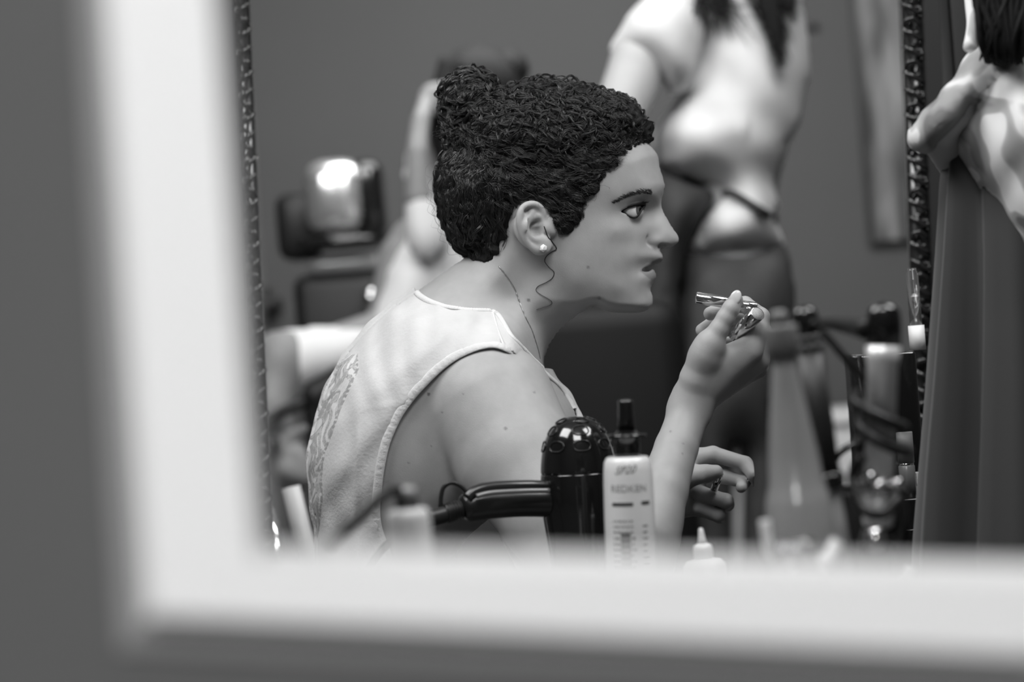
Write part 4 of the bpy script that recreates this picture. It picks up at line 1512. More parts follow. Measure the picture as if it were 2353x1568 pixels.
c3 = stick('brush_handle', 'pale stick end poking up beside the dark skirt at the lower right', 'brush', [(2096, 1296, 1.62), (2082, 1320, 1.62), (2060, 1380, 1.62), down(2010, 0, 1.60)], [.0036, .0040, .0036], mat('ivory_plastic', 0.66, 0.3), 40)

B, T, v, H = stand(1822, 1246, 1830, 1310, 1.50)
jar = thing('glass_jar', 'small clear glass jar at the foot of the tall smoky bottle', 'jar', B, rot=axis_rot(v))
MB().lathe([(0, 0), (.019, 0), (.021, .004), (.021, H - .03), (.014, H - .015), (.014, H), (.0125, H), (.0125, H - .014), (.019, H - .03), (.019, .006), (0, .005)], 40).out('jar_body', mat('clear_glass', 0.9, 0.03, trans=0.95), jar)
MB().lathe([(0, .007), (.0185, .007), (.0185, H - .045), (0, H - .045)], 40).out('contents', mat('pale_cream', 0.6, 0.4), jar)

# --- black cosmetics stand at the right and what stands on it
D_ST = 2.53
l0, l1 = PW(1990, 1200, D_ST)[0], PW(2132, 1200, D_ST)[0]
t0, t1 = PW(1985, 930, 2.60)[0], PW(2114, 930, 2.60)[0]
zl, zh = PW(2080, 1141, 2.56)[2], PW(2087, 806, 2.63)[2]
stand_o = thing('cosmetics_stand', 'black stepped cosmetics stand with drawers behind the silver curling iron', 'stand', ((l0 + l1) / 2, D_ST + .06, 0))
sx = (l0 + l1) / 2
hw = (l1 - l0) / 2
MB().box((-hw, -.06, 0.03), (hw, .14, zl), .004).out('carcass', black_gloss, stand_o)
MB().box((t0 - sx, .01, zl), (t1 - sx, .14, zh), .004).out('upper_shelf', black_gloss, stand_o)
for k in range(4):
    z0 = .08 + k * (zl - .1) / 4
    dr = MB().box((-hw + .008, -.068, z0), (hw - .008, -.058, z0 + (zl - .1) / 4 - .012), .002).out('drawer', black_gloss, stand_o)
    MB().lathe([(.004, 0), (.006, .008), (0, .010)], 16, a=(0, -.068, z0 + .09), b=(0, -.09, z0 + .09)).out('knob', chrome, dr)
for x in (-hw + .02, hw - .02):
    for y in (-.04, .10):
        MB().ball((x, y, .016), .016, 16, 10).out('caster', black_matt, stand_o)

def small_tube(px0, py0, py1, rp, d, name, label, cat):
    T = PW(px0, py0, d)
    Bz = zl
    B = np.array([T[0], d, Bz])
    return thing(name, label, cat, B), T[2] - Bz, rp * d / F
t, h, r = small_tube(2077, 993, 1135, 19, 2.545, 'lip_gloss', 'slim capped lip gloss tube standing on the black cosmetics stand', 'lip gloss')
MB().lathe([(0, 0), (r, 0), (r, h * .48), (r * .9, h * .49), (0, h * .49)], 32).out('tube', mat('grey_gloss_tube', 0.13, 0.25), t)
MB().lathe([(r * .92, h * .48), (r * .92, h * .53), (0, h * .53)], 32).out('neck_ring', chrome, t)
MB().lathe([(r, h * .53), (r, h * .99), (r * .95, h), (0, h)], 32).out('cap', mat('grey_cap', 0.26, 0.45), t)
T = PW(2112, 1086, 2.56)
q = thing('jar', 'tiny white ribbed screw-top jar behind the lip gloss', 'jar', (T[0], 2.56, zl))
h2 = T[2] - zl
MB().lathe([(0, 0), (.012, 0), (.012, h2 * .5), (0, h2 * .5)], 32).out('jar_body', white_plastic, q)
k = 48
V, Fc = [], []
for zq in (h2 * .5, h2):
    for i in range(k):
        rr_ = .0125 + (.0006 if i % 2 else 0)
        V.append((rr_ * math.cos(2 * math.pi * i / k), rr_ * math.sin(2 * math.pi * i / k), zq))
for i in range(k):
    Fc.append((i, (i + 1) % k, k + (i + 1) % k, k + i))
Fc += [tuple(range(k - 1, -1, -1)), tuple(range(k, 2 * k))]
mesh('lid', V, Fc, white_plastic, q, smooth=False)
T = PW(2079, 618, 2.63)
g = thing('glass_vial', 'tall clear glass vial with white lower half on top of the cosmetics stand', 'vial', (T[0] + .0075, 2.63, zh))
h3 = T[2] - zh
MB().lathe([(0, 0), (.0088, 0), (.0088, h3 * .30), (0, h3 * .30)], 32).out('base', mat('white_label', 0.8, 0.5), g)
MB().lathe([(.0066, h3 * .30), (.0066, h3 * .92), (.005, h3 * .97), (.005, h3), (0, h3)], 32).out('tube', mat('clear_glass', 0.9, 0.03, trans=0.95), g)

# --- lipstick and its caps, held by the woman
def cyl_thing(name, label, cat, p0, p1, r, parts):
    a, b = PW(*p0), PW(*p1)
    L = np.linalg.norm(b - a)
    t = thing(name, label, cat, a, rot=axis_rot((b - a) / L))
    for nm, pr, m in parts(L, r):
        MB().lathe(pr, 40).out(nm, m, t)
    return t
mirror_chrome = mat('mirror_chrome', 0.82, 0.07, metal=1.0)
cyl_thing('lipstick', 'chrome lipstick tube held between thumb and fingers near the mouth', 'lipstick', (1739, 706, 2.4165), (1599, 684, 2.4165), .0056,
          lambda L, r: [('case', [(0, 0), (r * .8, 0), (r * .85, .0006), (r * .85, L * .44), (0, L * .44)], mirror_chrome), ('collar', [(r * .9, L * .44), (r * .9, L * .49), (0, L * .49)], mat('bright_ring', .85, .2, metal=1)),
                        ('cap', [(r, L * .49), (r * 1.05, L * .5), (r * 1.08, L * .985), (r * .98, L), (0, L)], mirror_chrome)])
cyl_thing('lipstick_case', 'chrome cylinder with pale round end held in the raised hand below the lipstick', 'lipstick', (1693, 767, 2.422), (1741, 721, 2.388), .0074,
          lambda L, r: [('case', [(0, -.006), (r * .8, -.006), (r * .85, 0), (r, .001), (r, L), (r * .9, L), (0, L)], mirror_chrome), ('end_label', [(r * .86, L - .001), (r * .86, L + .0004), (0, L + .0004)], mat('pale_label', .42, .6, noise=(900, .25)))])
cyl_thing('lipstick', 'small short chrome lipstick cap pinched in the lowered hand', 'lipstick', (1640, 1128, 2.556), (1655, 1086, 2.552), .0040,  # the loose cap, not another lipstick
          lambda L, r: [('cap', [(0, 0), (r, 0), (r, L * .96), (r * .8, L), (0, L)], mirror_chrome), ('rim', [(r * 1.06, L * .80), (r * 1.06, L * .86), (0, L * .86)], chrome)])
# ------------------------------------------------------------------ partition with the ornate black frame round its opening
PD = 3.02
orn = mat('black_carved_wood', 0.018, rough=0.22, spec=0.6, coat=0.4)
flat_black = mat('black_frame_edge', 0.012, rough=0.5)
ol = [(528, -420), (640, 1760)]          # inner edges of the left and right members at the partition
orr = [(2050, -420), (2142, 1900)]
hole = [PW(ol[0][0] - 15, -420, PD), PW(ol[1][0] - 15, 1760, PD), PW(orr[1][0] + 15, 1900, PD), PW(orr[0][0] + 15, -420, PD)]
o = wall_with_hole('wall_partition', hole, PD, PD + .06, wall_paint_far)

of_loc = PW(1350, 1800, PD)
oframe = thing('ornate_frame', 'tall black carved frame with scrolled leaf relief round the opening behind the woman', 'frame', of_loc)


def carved(p_top, p_bot, d, width_px, side):
    "a frame member: flat outer bar and a run of scrolling leaves towards the opening"
    a, b = PW(p_top[0], p_top[1], d), PW(p_bot[0], p_bot[1], d)
    L = np.linalg.norm(b - a)
    e = (b - a) / L
    w = width_px * d / F
    out = np.array([e[2], 0, -e[0]]) * -1.0
    if out[0] * side < 0:
        out = -out
    nrm = np.array([0.0, -1, 0])
    def loc(u, s, h):
        "u along, s across (0 at the opening, w outside), h towards the viewer"
        return a + e * u + out * s + nrm * h
    mb = MB()
    V = [loc(u, s, h) for u in (0, L) for s, h in ((w * .0, 0), (w * .0, .010), (w * .52, .014), (w * .52, 0))]
    mb.add(V, [(0, 1, 5, 4), (1, 2, 6, 5), (2, 3, 7, 6), (3, 0, 4, 7), (0, 3, 2, 1), (4, 5, 6, 7)])
    per = 0.053
    k = 0
    u = 0.0
    while u < L - per:
        # S-scroll
        P = [loc(u + per * q, w * s, h) for q, s, h in ((0.02, .02, .012), (.10, .06, .022), (.18, .22, .024), (.26, .40, .020), (.30, .50, .016))]
        mb.tube(spline(P, 14), np.interp(np.linspace(0, 1, 14), [0, .3, 1], [.0035, .0040, .0018]), 8)
        P = [loc(u + per * q, w * s, h) for q, s, h in ((.45, .02, .012), (.50, .10, .022), (.58, .22, .023), (.66, .36, .020), (.62, .47, .018), (.54, .44, .018), (.53, .34, .018))]
        mb.tube(spline(P, 20), np.interp(np.linspace(0, 1, 20), [0, .3, 1], [.0030, .0036, .0014]), 8)
        P = [loc(u + per * q, w * s, h) for q, s, h in ((.98, .04, .012), (.86, .08, .020), (.80, .20, .022), (.84, .34, .020), (.94, .42, .017))]
        mb.tube(spline(P, 14), np.interp(np.linspace(0, 1, 14), [0, .4, 1], [.0026, .0036, .0016]), 8)
        for q, s in ((.12, .36), (.40, .28), (.74, .48), (.92, .20), (.36, .46)):
            mb.ball(loc(u + per * q, w * s, .014), .0030, 10, 6)
        u += per
        k += 1
    m1 = mb.out('carved_member', orn, oframe, world=True)
    mb = MB()
    V = [loc(u, s, h) for u in (0, L) for s, h in ((w * .50, 0), (w * .52, .020), (w * .56, .022), (w * .98, .022), (w, .018), (w, 0))]
    n = 6
    Fc = [(i, (i + 1) % n, n + (i + 1) % n, n + i) for i in range(n)] + [tuple(range(n - 1, -1, -1)), tuple(range(n, 2 * n))]
    mb.add(V, Fc)
    mb.out('outer_bar', flat_black, oframe, world=True, smooth=False)


carved((2053, -420), (2134, 1900), PD - .002, 86, 1)
carved((556, -420), (650, 1760), PD - .002, 70, -1)
a, b, c, d = PW(480, -420, PD - .004), PW(2140, -420, PD - .004), PW(560, 1830, PD - .004), PW(2230, 1960, PD - .004)
MB().box((a[0], PD - .026, min(a[2], b[2]) + .02), (b[0], PD - .002, min(a[2], b[2]) + .07), .004).out('top_bar', flat_black, oframe, world=True)
MB().box((c[0], PD - .026, .30), (d[0], PD - .002, .38), .004).out('bottom_bar', flat_black, oframe, world=True)
a, b = PW(2197, -300, PD), PW(2240, 1500, PD)
struct(MB().box((PW(2206, 400, PD)[0], PD - .02, 0), (PW(2226, 400, PD)[0] + .012, PD - .001, 2.6), .002).out('trim_1', flat_black))

# ------------------------------------------------------------------ far wall: painting, shelf, hook, cabinet
YW = 7.0
pm = mat('painting_streaks', 0.19, rough=0.7, noise=(6, 0.85), stretch=(4.0, 1.0, 0.55))
pa = PW(1990, 300, YW - .03)
ptop, pbot = PW(1985, -500, YW - .03)[2], PW(2010, 556, YW - .03)[2]
pic = thing('painting', 'tall streaky grey abstract painting on the far wall beside the ornate frame', 'painting', (pa[0] + .28, YW, (ptop + pbot) / 2))
ph = (ptop - pbot) / 2
MB().box((-.28, -.045, -ph), (.28, -.012, ph), .003).out('canvas', pm, pic)
MB().box((-.295, -.025, -ph - .012), (.295, 0, ph + .012), .003).out('frame', mat('dark_picture_frame', 0.03, .5), pic)

def far_box(name, label, cat, x0, y0, x1, y1, d, depth, m, part='body', group=None, floor=False, bev=.01):
    A, Bq = PW(x0, y0, d), PW(x1, y1, d)
    z0 = 0.0 if floor else min(A[2], Bq[2])
    z1 = max(A[2], Bq[2])
    o = MB().box((-(Bq[0] - A[0]) / 2, 0, 0), ((Bq[0] - A[0]) / 2, depth, z1 - z0), bev).out(name, m)
    o.location = ((A[0] + Bq[0]) / 2, d, z0)
    return tag(o, label, cat, group)

cab = thing('cabinet', 'low white cabinet against the far wall seen between the two irons', 'cabinet', (PW(1975, 945, 6.3)[0], 6.3, 0))
hc = PW(1975, 945, 6.3)[2]
MB().box((-.22, 0, .08), (.22, .5, hc - .03), .004).out('carcass', mat('white_cabinet_paint', 0.62, .5), cab)
MB().box((-.235, -.02, hc - .03), (.235, .5, hc), .004).out('top', mat('white_cabinet_top', 0.7, .4), cab)
for x in (-.108, .108):
    dr = MB().box((x - .10, -.018, .10), (x + .10, 0, hc - .05), .003).out('door', mat('white_cabinet_paint', 0.62, .5), cab)
    MB().tube([(x * .2, -.03, hc * .5), (x * .2, -.03, hc * .5 + .12)], .006, 10).out('handle', chrome, dr)

s0, s1 = PW(560, 668, 6.85), PW(640, 706, 6.85)
sh = thing('wall_shelf', 'small dark shelf on the far wall at the left beside the white frame', 'shelf', ((s0[0] + s1[0]) / 2, 7.0, s1[2]))
hw2 = (s1[0] - s0[0]) / 2
MB().box((-hw2, -.16, -.002), (hw2, 0, .03), .003).out('board', black_matt, sh)
MB().box((-hw2 + .01, -.13, .03), (hw2 - .03, -.01, .062), .004).out('back_ledge', black_matt, sh)
hk = thing('wall_hook', 'tiny dark hook on the far wall right of the stylist in the pale shirt', 'hook', PW(1862, 62, YW))
MB().box((-.02, -.02, -.008), (.02, 0, .008), .003).out('plate', mat('dark_hook', .06, .5), hk)
MB().tube([(0, -.01, 0), (0, -.04, -.004), (0, -.045, .012)], .005, 8).out('peg', mat('dark_hook', .06, .5), hk)

# ------------------------------------------------------------------ hooded dryer on its stand, far left
HD = 5.7
hb = PW(800, 620, HD)
hood = thing('hood_dryer', 'black hooded salon dryer with shiny chrome shell, blurred behind the woman at left', 'hood dryer', (hb[0], HD, 0))
mp = HD / F
zc = PW(800, 460, HD)[2]
MB().box((-.085, -.10, zc - .085), (.055, .14, zc + .095), .045).out('hood_shell', mat('polished_shell', 0.85, .22, metal=0.85, bump=(14, 1.0)), hood)
bk = MB()
bk.box((.02, -.08, zc - .10), (.10, .16, zc + .09), .03)
bk.out('motor_housing', black_gloss, hood)
MB().box((-.165, .02, zc - .13), (-.06, .16, zc + .03), .03).out('side_panel', black_matt, hood)
MB().lathe([(.112, -.015), (.118, 0), (.112, .015), (.10, 0)], 32, a=(-.01, 0, zc - .10)).out('hood_rim', black_gloss, hood)
MB().box((-.09, -.06, zc - .175), (.12, .14, zc - .13), .02).out('visor', mat('grey_visor', .22, .2, coat=.5), hood)
MB().box((-.13, -.05, .45), (.13, .16, zc - .17), .03).out('chair_back', black_matt, hood)
MB().lathe([(.03, .03), (.03, .5)], 16).out('column', chrome, hood)
MB().lathe([(0, 0), (.26, 0), (.26, .02), (.05, .04), (0, .04)], 32).out('base', black_matt, hood)
MB().ball((.055, -.10, PW(860, 690, HD)[2]), (.022, .022, .03), 16, 10).out('knob', chrome, hood)

# ------------------------------------------------------------------ salon chairs
def salon_chair(label, loc, w, zseat, ztop, rot=0.0, arms=True):
    t = thing('salon_chair', label, 'chair', loc, rot=(0, 0, rot))
    vin = mat('black_chair_vinyl', 0.006, rough=0.6, spec=0.25)
    MB().box((-w / 2, -.25, zseat - .10), (w / 2, .25, zseat), .035).out('seat', vin, t)
    MB().box((-w / 2, .20, zseat - .02), (w / 2, .31, ztop), .045).out('backrest', vin, t)
    MB().lathe([(.035, .03), (.035, zseat - .1)], 20).out('column', chrome, t)
    MB().lathe([(0, 0), (.28, 0), (.28, .02), (.06, .045), (0, .045)], 40).out('base', chrome, t)
    if arms:
        for s in (-1, 1):
            P = spline([(s * (w / 2 + .02), .26, zseat + .02), (s * (w / 2 + .03), .24, zseat + .20), (s * (w / 2 + .03), .10, zseat + .25), (s * (w / 2 + .03), -.16, zseat + .22), (s * (w / 2 + .03), -.22, zseat + .12), (s * (w / 2 + .02), -.20, zseat - .04)], 40)
            MB().tube(P, .013, 14).out('armrest', chrome, t)
    return t
p = PW(1372, 1000, 3.75)
salon_chair('black salon chair whose tall back stands between the woman and the stylist', (p[0], 3.55, 0), .30, .52, PW(1372, 696, 3.76)[2], arms=False)
p = PW(560, 1100, 3.6)
salon_chair('black salon chair with chrome armrests half hidden at the left edge of the opening', (p[0] - .235, 3.55, 0), .42, .73, 1.06, rot=.30)

# ------------------------------------------------------------------ people in the background
skin_far = mat('skin_far', 0.42, rough=0.5, spec=0.3)
pale_shirt = mat('pale_shirt', 0.62, rough=0.9, spec=0.1, noise=(14, .05), bump=(120, .3))
apron_m = mat('black_apron', 0.035, rough=0.8)


def sdf_mesh(name, f, lo, hi, h, m, parent):
    V, Q = polygonize(f, lo, hi, h, 8, .03)
    return mesh(name, W(V), Q, m, parent, world=True)


def outline(polys, h):
    "several outlined volumes [(mid distance, pixels, half depth, roundness)] joined into one surface"
    fs = []
    for y0, px, w, r in polys:
        fs.append(Field(y0, spline_closed(px, 3), Wd=w, Rd=r, h=h * .7))
    def f(p):
        d = fs[0](p)
        for g in fs[1:]:
            d = smin(d, g(p), .02)
        return d
    lo = np.min([[g.lo[0], g.y0 - w, g.lo[1]] for g, (y0, px, w, r) in zip(fs, polys)], axis=0) - .02
    hi = np.max([[g.lo[0] + g.nx * g.h, g.y0 + w, g.lo[1] + g.nz * g.h] for g, (y0, px, w, r) in zip(fs, polys)], axis=0) + .02
    return f, lo, hi


def far_hand(px, py, d, ang, mm=1.0, spread=.22, curl=.5):
    "five fingers and a palm that start at a wrist pixel and point along ang (degrees, picture plane)"
    s = F / d / 1000.0 * mm
    out = []
    a0 = math.radians(ang)
    def pt(u, v, dd=0.0):
        return (px + (math.cos(a0) * u - math.sin(a0) * v) * s, py + (math.sin(a0) * u + math.cos(a0) * v) * s, d + dd)
    for k, (ln, r) in enumerate(((62, 8.5), (70, 9), (65, 8.5), (50, 7.5))):
        v = -27 + 18 * k
        q = [pt(5, v * .5), pt(62, v), pt(62 + ln * .5, v + (k - 1.5) * 3, -.006), pt(62 + ln * .8, v + (k - 1.5) * 4, .02 * curl), pt(62 + ln * .95, v + (k - 1.5) * 4, .04 * curl)]
        out += chain([q[0] + (13,), q[1] + (r + 2.5,), q[2] + (r,), q[3] + (r * .9,), q[4] + (r * .75,)])
    q = [pt(12, -16), pt(38, -40, -.01), pt(64, -52, -.012), pt(82, -54, -.006)]
    out += chain([q[0] + (14,), q[1] + (11,), q[2] + (9.5,), q[3] + (8,)])
    return out


def caps_mesh(name, segs, k, h, m, parent):
    c = Caps(segs, k)
    def f(p):
        e = c(p)
        return np.full(len(p), .3) if e is None else e
    A = np.array([s[0] for s in segs] + [s[1] for s in segs])
    R = max(max(s[2], s[3]) for s in segs) + .03
    return sdf_mesh(name, f, A.min(0) - R, A.max(0) + R, h, m, parent)


# stylist seen from behind, white T-shirt, black apron tied at the back, jeans
SD = 4.42
sty_loc = PW(1690, 1200, SD); sty_loc[2] = 0
sty = thing('person', 'standing stylist seen from behind in white short-sleeved shirt, apron and jeans', 'person', sty_loc)
fl = (CAM[2]) / SD * F + CY
body_far = chain([(1672, -250, SD, 88), (1676, -215, SD, 84)]) + chain([(1680, -150, SD, 52), (1680, -60, SD, 56)]) + chain([(1600, 10, SD, 60), (1770, 10, SD, 60)]) + \
    chain([(1690, 60, SD, 84), (1680, 330, SD, 76), (1690, 520, SD, 64), (1690, 650, SD, 74)]) + \
    chain([(1530, 40, SD - .08, 50), (1470, 140, SD - .10, 52), (1395, 330, SD - .14, 42)]) + chain([(1395, 330, SD - .14, 40), (1260, 470, SD - .20, 28), (1210, 500, SD - .2, 26)]) + \
    chain([(1775, 20, SD + .05, 50), (1785, 250, SD + .16, 40), (1750, 420, SD + .26, 32), (1700, 480, SD + .34, 26)]) + \
    chain([(1650, 660, SD, 62), (1640, 1300, SD, 40), (1640, fl - 60, SD, 40)]) + chain([(1735, 660, SD, 62), (1740, 1300, SD, 36), (1740, fl - 60, SD, 40)])
body_far += far_hand(1212, 499, SD - .2, 165) + far_hand(1700, 480, SD + .34, 150)
caps_mesh('body', body_far, .02, .006, skin_far, sty)
shirt_polys = [(SD, [(1560, -70), (1545, 100), (1560, 215), (1520, 285), (1504, 335), (1520, 393), (1590, 420), (1655, 444), (1612, 505), (1570, 590), (1650, 592), (1730, 584), (1803, 564), (1772, 505), (1786, 468), (1776, 420), (1802, 350), (1842, 250),
                     (1858, 130), (1842, 30), (1815, -60), (1700, -110)], .150, .13),
               (SD - .09, [(1520, -40), (1470, 10), (1432, 60), (1406, 112), (1440, 122), (1475, 140), (1520, 182), (1546, 216), (1585, 190), (1620, 90), (1600, -30)], .092, .07)]
f, lo, hi = outline(shirt_polys, .006)
def shirt_f(p, f=f):
    px = proj(p)
    a, b = px[:, 0], px[:, 1]
    n = .0025 * np.sin((a * .5 + b) / 26 + np.sin(a / 60)) * np.clip((b - 220) / 100, 0, 1) + .0015 * np.sin((a - b) / 22) + .004 * np.exp(-((b - 300 + .1 * (a - 1650)) / 26) ** 2) * (a < 1720)
    return f(p) - .004 - n
sdf_mesh('short_sleeved_shirt', shirt_f, lo, hi, .006, pale_shirt, sty)
jp = [(SD, [(1572, 575), (1650, 582), (1730, 574), (1800, 556), (1822, 640), (1826, 740), (1812, 860), (1798, 1000), (1790, 1300), (1785, fl - 30), (1700, fl - 30), (1700, 1300), (1690, 1000), (1680, 1300), (1680, fl - 30), (1590, fl - 30), (1585, 1300), (1560, 1000),
             (1545, 800), (1556, 660)], .150, .10)]
f, lo, hi = outline(jp, .009)
sdf_mesh('jeans', f, lo, hi, .010, mat('jeans_stylist', 0.048, rough=0.85, noise=(9, .35), bump=(300, .3)), sty)
ap_px = [(SD - .03, [(1500, 376), (1524, 392), (1590, 425), (1650, 447), (1618, 495), (1590, 545), (1572, 600), (1560, 700), (1555, 900), (1560, 1250), (1480, 1300), (1420, 1200), (1440, 900), (1470, 650), (1488, 480)], .15, .07)]
f, lo, hi = outline(ap_px, .009)
sdf_mesh('apron', f, lo, hi, .009, apron_m, sty)
def back_pt(a, b):
    return hit(lambda p: shirt_f(p), [(a, b)], SD - .35, SD + .1, .006, 200)[0]
ties = [[(1518, 392), (1560, 402), (1600, 424), (1645, 440), (1668, 446)], [(1650, 440), (1685, 446), (1720, 466), (1755, 488), (1780, 502)], [(1530, 402), (1580, 430), (1620, 446), (1650, 442)]]
for tpts in ties:
    P = spline(np.array([back_pt(*q) for q in tpts]), 24)
    MB().tube(W(P), .0075, 10).out('apron_tie', apron_m, sty, world=True)
knot = back_pt(1655, 442)
MB().ball(W(knot), (.016, .012, .012), 16, 10).out('apron_knot', apron_m, sty, world=True)
shoe_m = mat('black_leather', 0.03, .4)
for x in (1640, 1740):
    q = PW(x, fl, SD)
    MB().ball((q[0], q[1] + .02, .04), (.05, .13, .04), 20, 12).out('shoe', shoe_m, sty, world=True)
# dark hair with long loose strands down the back
rng = np.random.default_rng(8)
hs = []
for k in range(420):
    lock = rng.random()
    if lock < .55:
        x0, x1, y1, sp = rng.normal(1752, 22), rng.normal(1796, 9), rng.uniform(60, 158), 1
    elif lock < .8:
        x0, x1, y1, sp = rng.normal(1790, 22), rng.normal(1826, 9), rng.uniform(-20, 60), 1
    else:
        x0, x1, y1, sp = rng.normal(1640, 28), rng.normal(1660, 40), rng.uniform(-10, 140) * rng.uniform(.4, 1), 1
    y1 += 0
    dz = SD - .17 + rng.uniform(-.012, .012)
    P = [CP(x0 * .5 + 1672 * .5, -330, SD - .03), CP(x0 * .8 + 1672 * .2, -220, SD - .12), CP(x0, -110, dz), CP(x0 * .6 + x1 * .4 - 8, 0, dz), CP(x1, y1, dz + .006)]
    hs.append(spline(P, 18))
hs = np.array(hs)
Vh, Fh = strands(hs, np.interp(np.linspace(0, 1, 18), [0, .8, 1], [.0016, .0013, .0004])[None].repeat(len(hs), 0), 4)
hp_ = mesh('loose_strands', W(Vh), Fh, mat('dark_hair_far', .014, .62, spec=.25), sty, world=True)
MB().ball(PW(1672, -250, SD + .0), (.096, .105, .118), 32, 20).out('hair', mat('dark_hair_far', .014, .62, spec=.25), sty, world=True)

# woman behind, white top, one arm bent, holding a black brush
GD = 5.3
gl = PW(980, 1300, GD); gl[2] = 0
wom = thing('person', 'blurred dark-haired person in white behind the seated woman, arm bent, holding black tool', 'person', gl)
flg = CAM[2] / GD * F + CY
bf = chain([(1078, 250, GD, 88), (1072, 290, GD, 78)]) + chain([(1070, 350, GD, 52), (1060, 460, GD, 56)]) + chain([(960, 560, GD, 62), (1160, 540, GD, 62)]) + \
    chain([(1060, 600, GD, 110), (1040, 900, GD, 100), (1030, 1150, GD, 125)]) + \
    chain([(905, 770, GD - .10, 62), (760, 825, GD - .2, 66), (648, 828, GD - .3, 58)]) + chain([(640, 828, GD - .3, 56), (622, 930, GD - .34, 42), (655, 1040, GD - .36, 34)]) + chain([(655, 1030, GD - .36, 40), (660, 1085, GD - .36, 38)]) + \
    chain([(930, 600, GD - .02, 60), (905, 770, GD - .1, 60)]) + \
    chain([(985, 560, GD - .16, 42), (962, 450, GD - .22, 30), (958, 350, GD - .22, 22), (966, 280, GD - .18, 20), (984, 222, GD - .12, 17)]) + \
    chain([(1000, 1180, GD, 100), (1000, 1600, GD, 62), (1000, flg - 60, GD, 42)]) + chain([(1070, 1180, GD, 100), (1070, 1600, GD, 62), (1070, flg - 60, GD, 42)])
for k in range(4):
    bf += chain([(640 + 8 * k, 1060 + 8 * k, GD - .37 - .01 * k, 13), (690 + 5 * k, 1040 + 20 * k, GD - .40, 11), (705, 1062 + 20 * k, GD - .37, 10)])
bf += far_hand(985, 222, GD - .12, 18, .9)
bf += chain([(640, 1040, GD - .36, 15), (668, 1000, GD - .39, 12), (700, 985, GD - .4, 10)])
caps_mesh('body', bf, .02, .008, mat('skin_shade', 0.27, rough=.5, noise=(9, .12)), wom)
tp = [(GD, [(1010, 470), (965, 520), (935, 600), (905, 660), (880, 700), (850, 790), (840, 950), (850, 1180), (1200, 1180), (1230, 900), (1240, 600), (1190, 480), (1110, 440)], .13, .11),
      (GD - .2, [(940, 335), (972, 335), (990, 400), (1005, 470), (1020, 560), (980, 600), (935, 560), (928, 460), (926, 380)], .055, .05),
      (GD - .1, [(905, 590), (960, 530), (1010, 600), (990, 740), (910, 840), (850, 840), (840, 770), (878, 670)], .095, .07)]
f, lo, hi = outline(tp, .008)
sdf_mesh('white_top', f, lo, hi, .008, mat('white_top_cloth', .82, .9, noise=(8, .05)), wom)
sl_ = [(GD - .26, [(560, 900), (572, 840), (604, 785), (650, 758), (720, 750), (800, 752), (862, 762), (850, 830), (790, 875), (720, 895), (660, 930), (610, 960), (575, 950)], .085, .07)]
f, lo, hi = outline(sl_, .008)
sdf_mesh('sleeve', f, lo, hi, .008, mat('white_top_cloth', .82, .9, noise=(8, .05)), wom)
tr_ = [(GD, [(860, 1150), (1200, 1150), (1180, 1500), (1150, flg - 25), (1050, flg - 25), (1035, 1500), (1020, flg - 25), (920, flg - 25), (890, 1500)], .14, .09)]
f, lo, hi = outline(tr_, .012)
sdf_mesh('trousers', f, lo, hi, .012, apron_m, wom)
for x in (975, 1095):
    q = PW(x, flg, GD)
    MB().ball((q[0], q[1] - .04, .04), (.05, .13, .04), 20, 12).out('shoe', shoe_m, wom, world=True)
hh = MB()
hh.ball(PW(1102, 205, GD + .02), (.098, .11, .098), 32, 20).ball(PW(1165, 160, GD + .02), (.05, .06, .045), 24, 14)
hp2 = [CP(1040, 140, GD - .05), CP(1020, 230, GD - .06), CP(1015, 320, GD - .04), CP(1030, 400, GD)]
hh.tube(W(spline(hp2, 20)), np.interp(np.linspace(0, 1, 20), [0, .5, 1], [.03, .034, .015]), 14)
hh.out('hair', mat('dark_hair_far', .014, .62, spec=.25), wom, world=True)
# the black round brush in her hand
b0, b1 = PW(800, 870, GD - .42), PW(705, 925, GD - .42)
br = thing('hair_brush', 'blurred black round hairbrush in the hand behind the woman at left', 'brush', b0)
MB().tube(spline([b0 - b0, (b1 - b0) * .3, b1 - b0], 20), np.interp(np.linspace(0, 1, 20), [0, .15, .9, 1], [.030, .036, .034, .02]), 20).out('brush_head', black_matt, br)
P = [PW(a, b, GD - .42) - b0 for a, b in ((708, 922), (660, 942), (620, 968), (598, 1000), (604, 1018), (640, 1022))]
MB().tube(spline(P, 24), np.interp(np.linspace(0, 1, 24), [0, .5, 1], [.012, .014, .013]), 14).out('handle', black_matt, br)
# pale post beside the chair
q0, q1 = PW(668, 1120, 3.22), PW(712, 1300, 3.22)
post = thing('towel_rail', 'pale upright rail at the left edge of the opening below the bent arm', 'rail', (q1[0], q1[1], 0))
MB().tube([q0 - [q1[0], q1[1], 0], q1 - [q1[0], q1[1], 0], (.0, 0, .03)], .013, 14).out('post', mat('pale_metal', .5, .4), post)
MB().lathe([(0, 0), (.14, 0), (.14, .015), (.03, .03), (0, .03)], 24).out('base', mat('pale_metal', .5, .4), post)

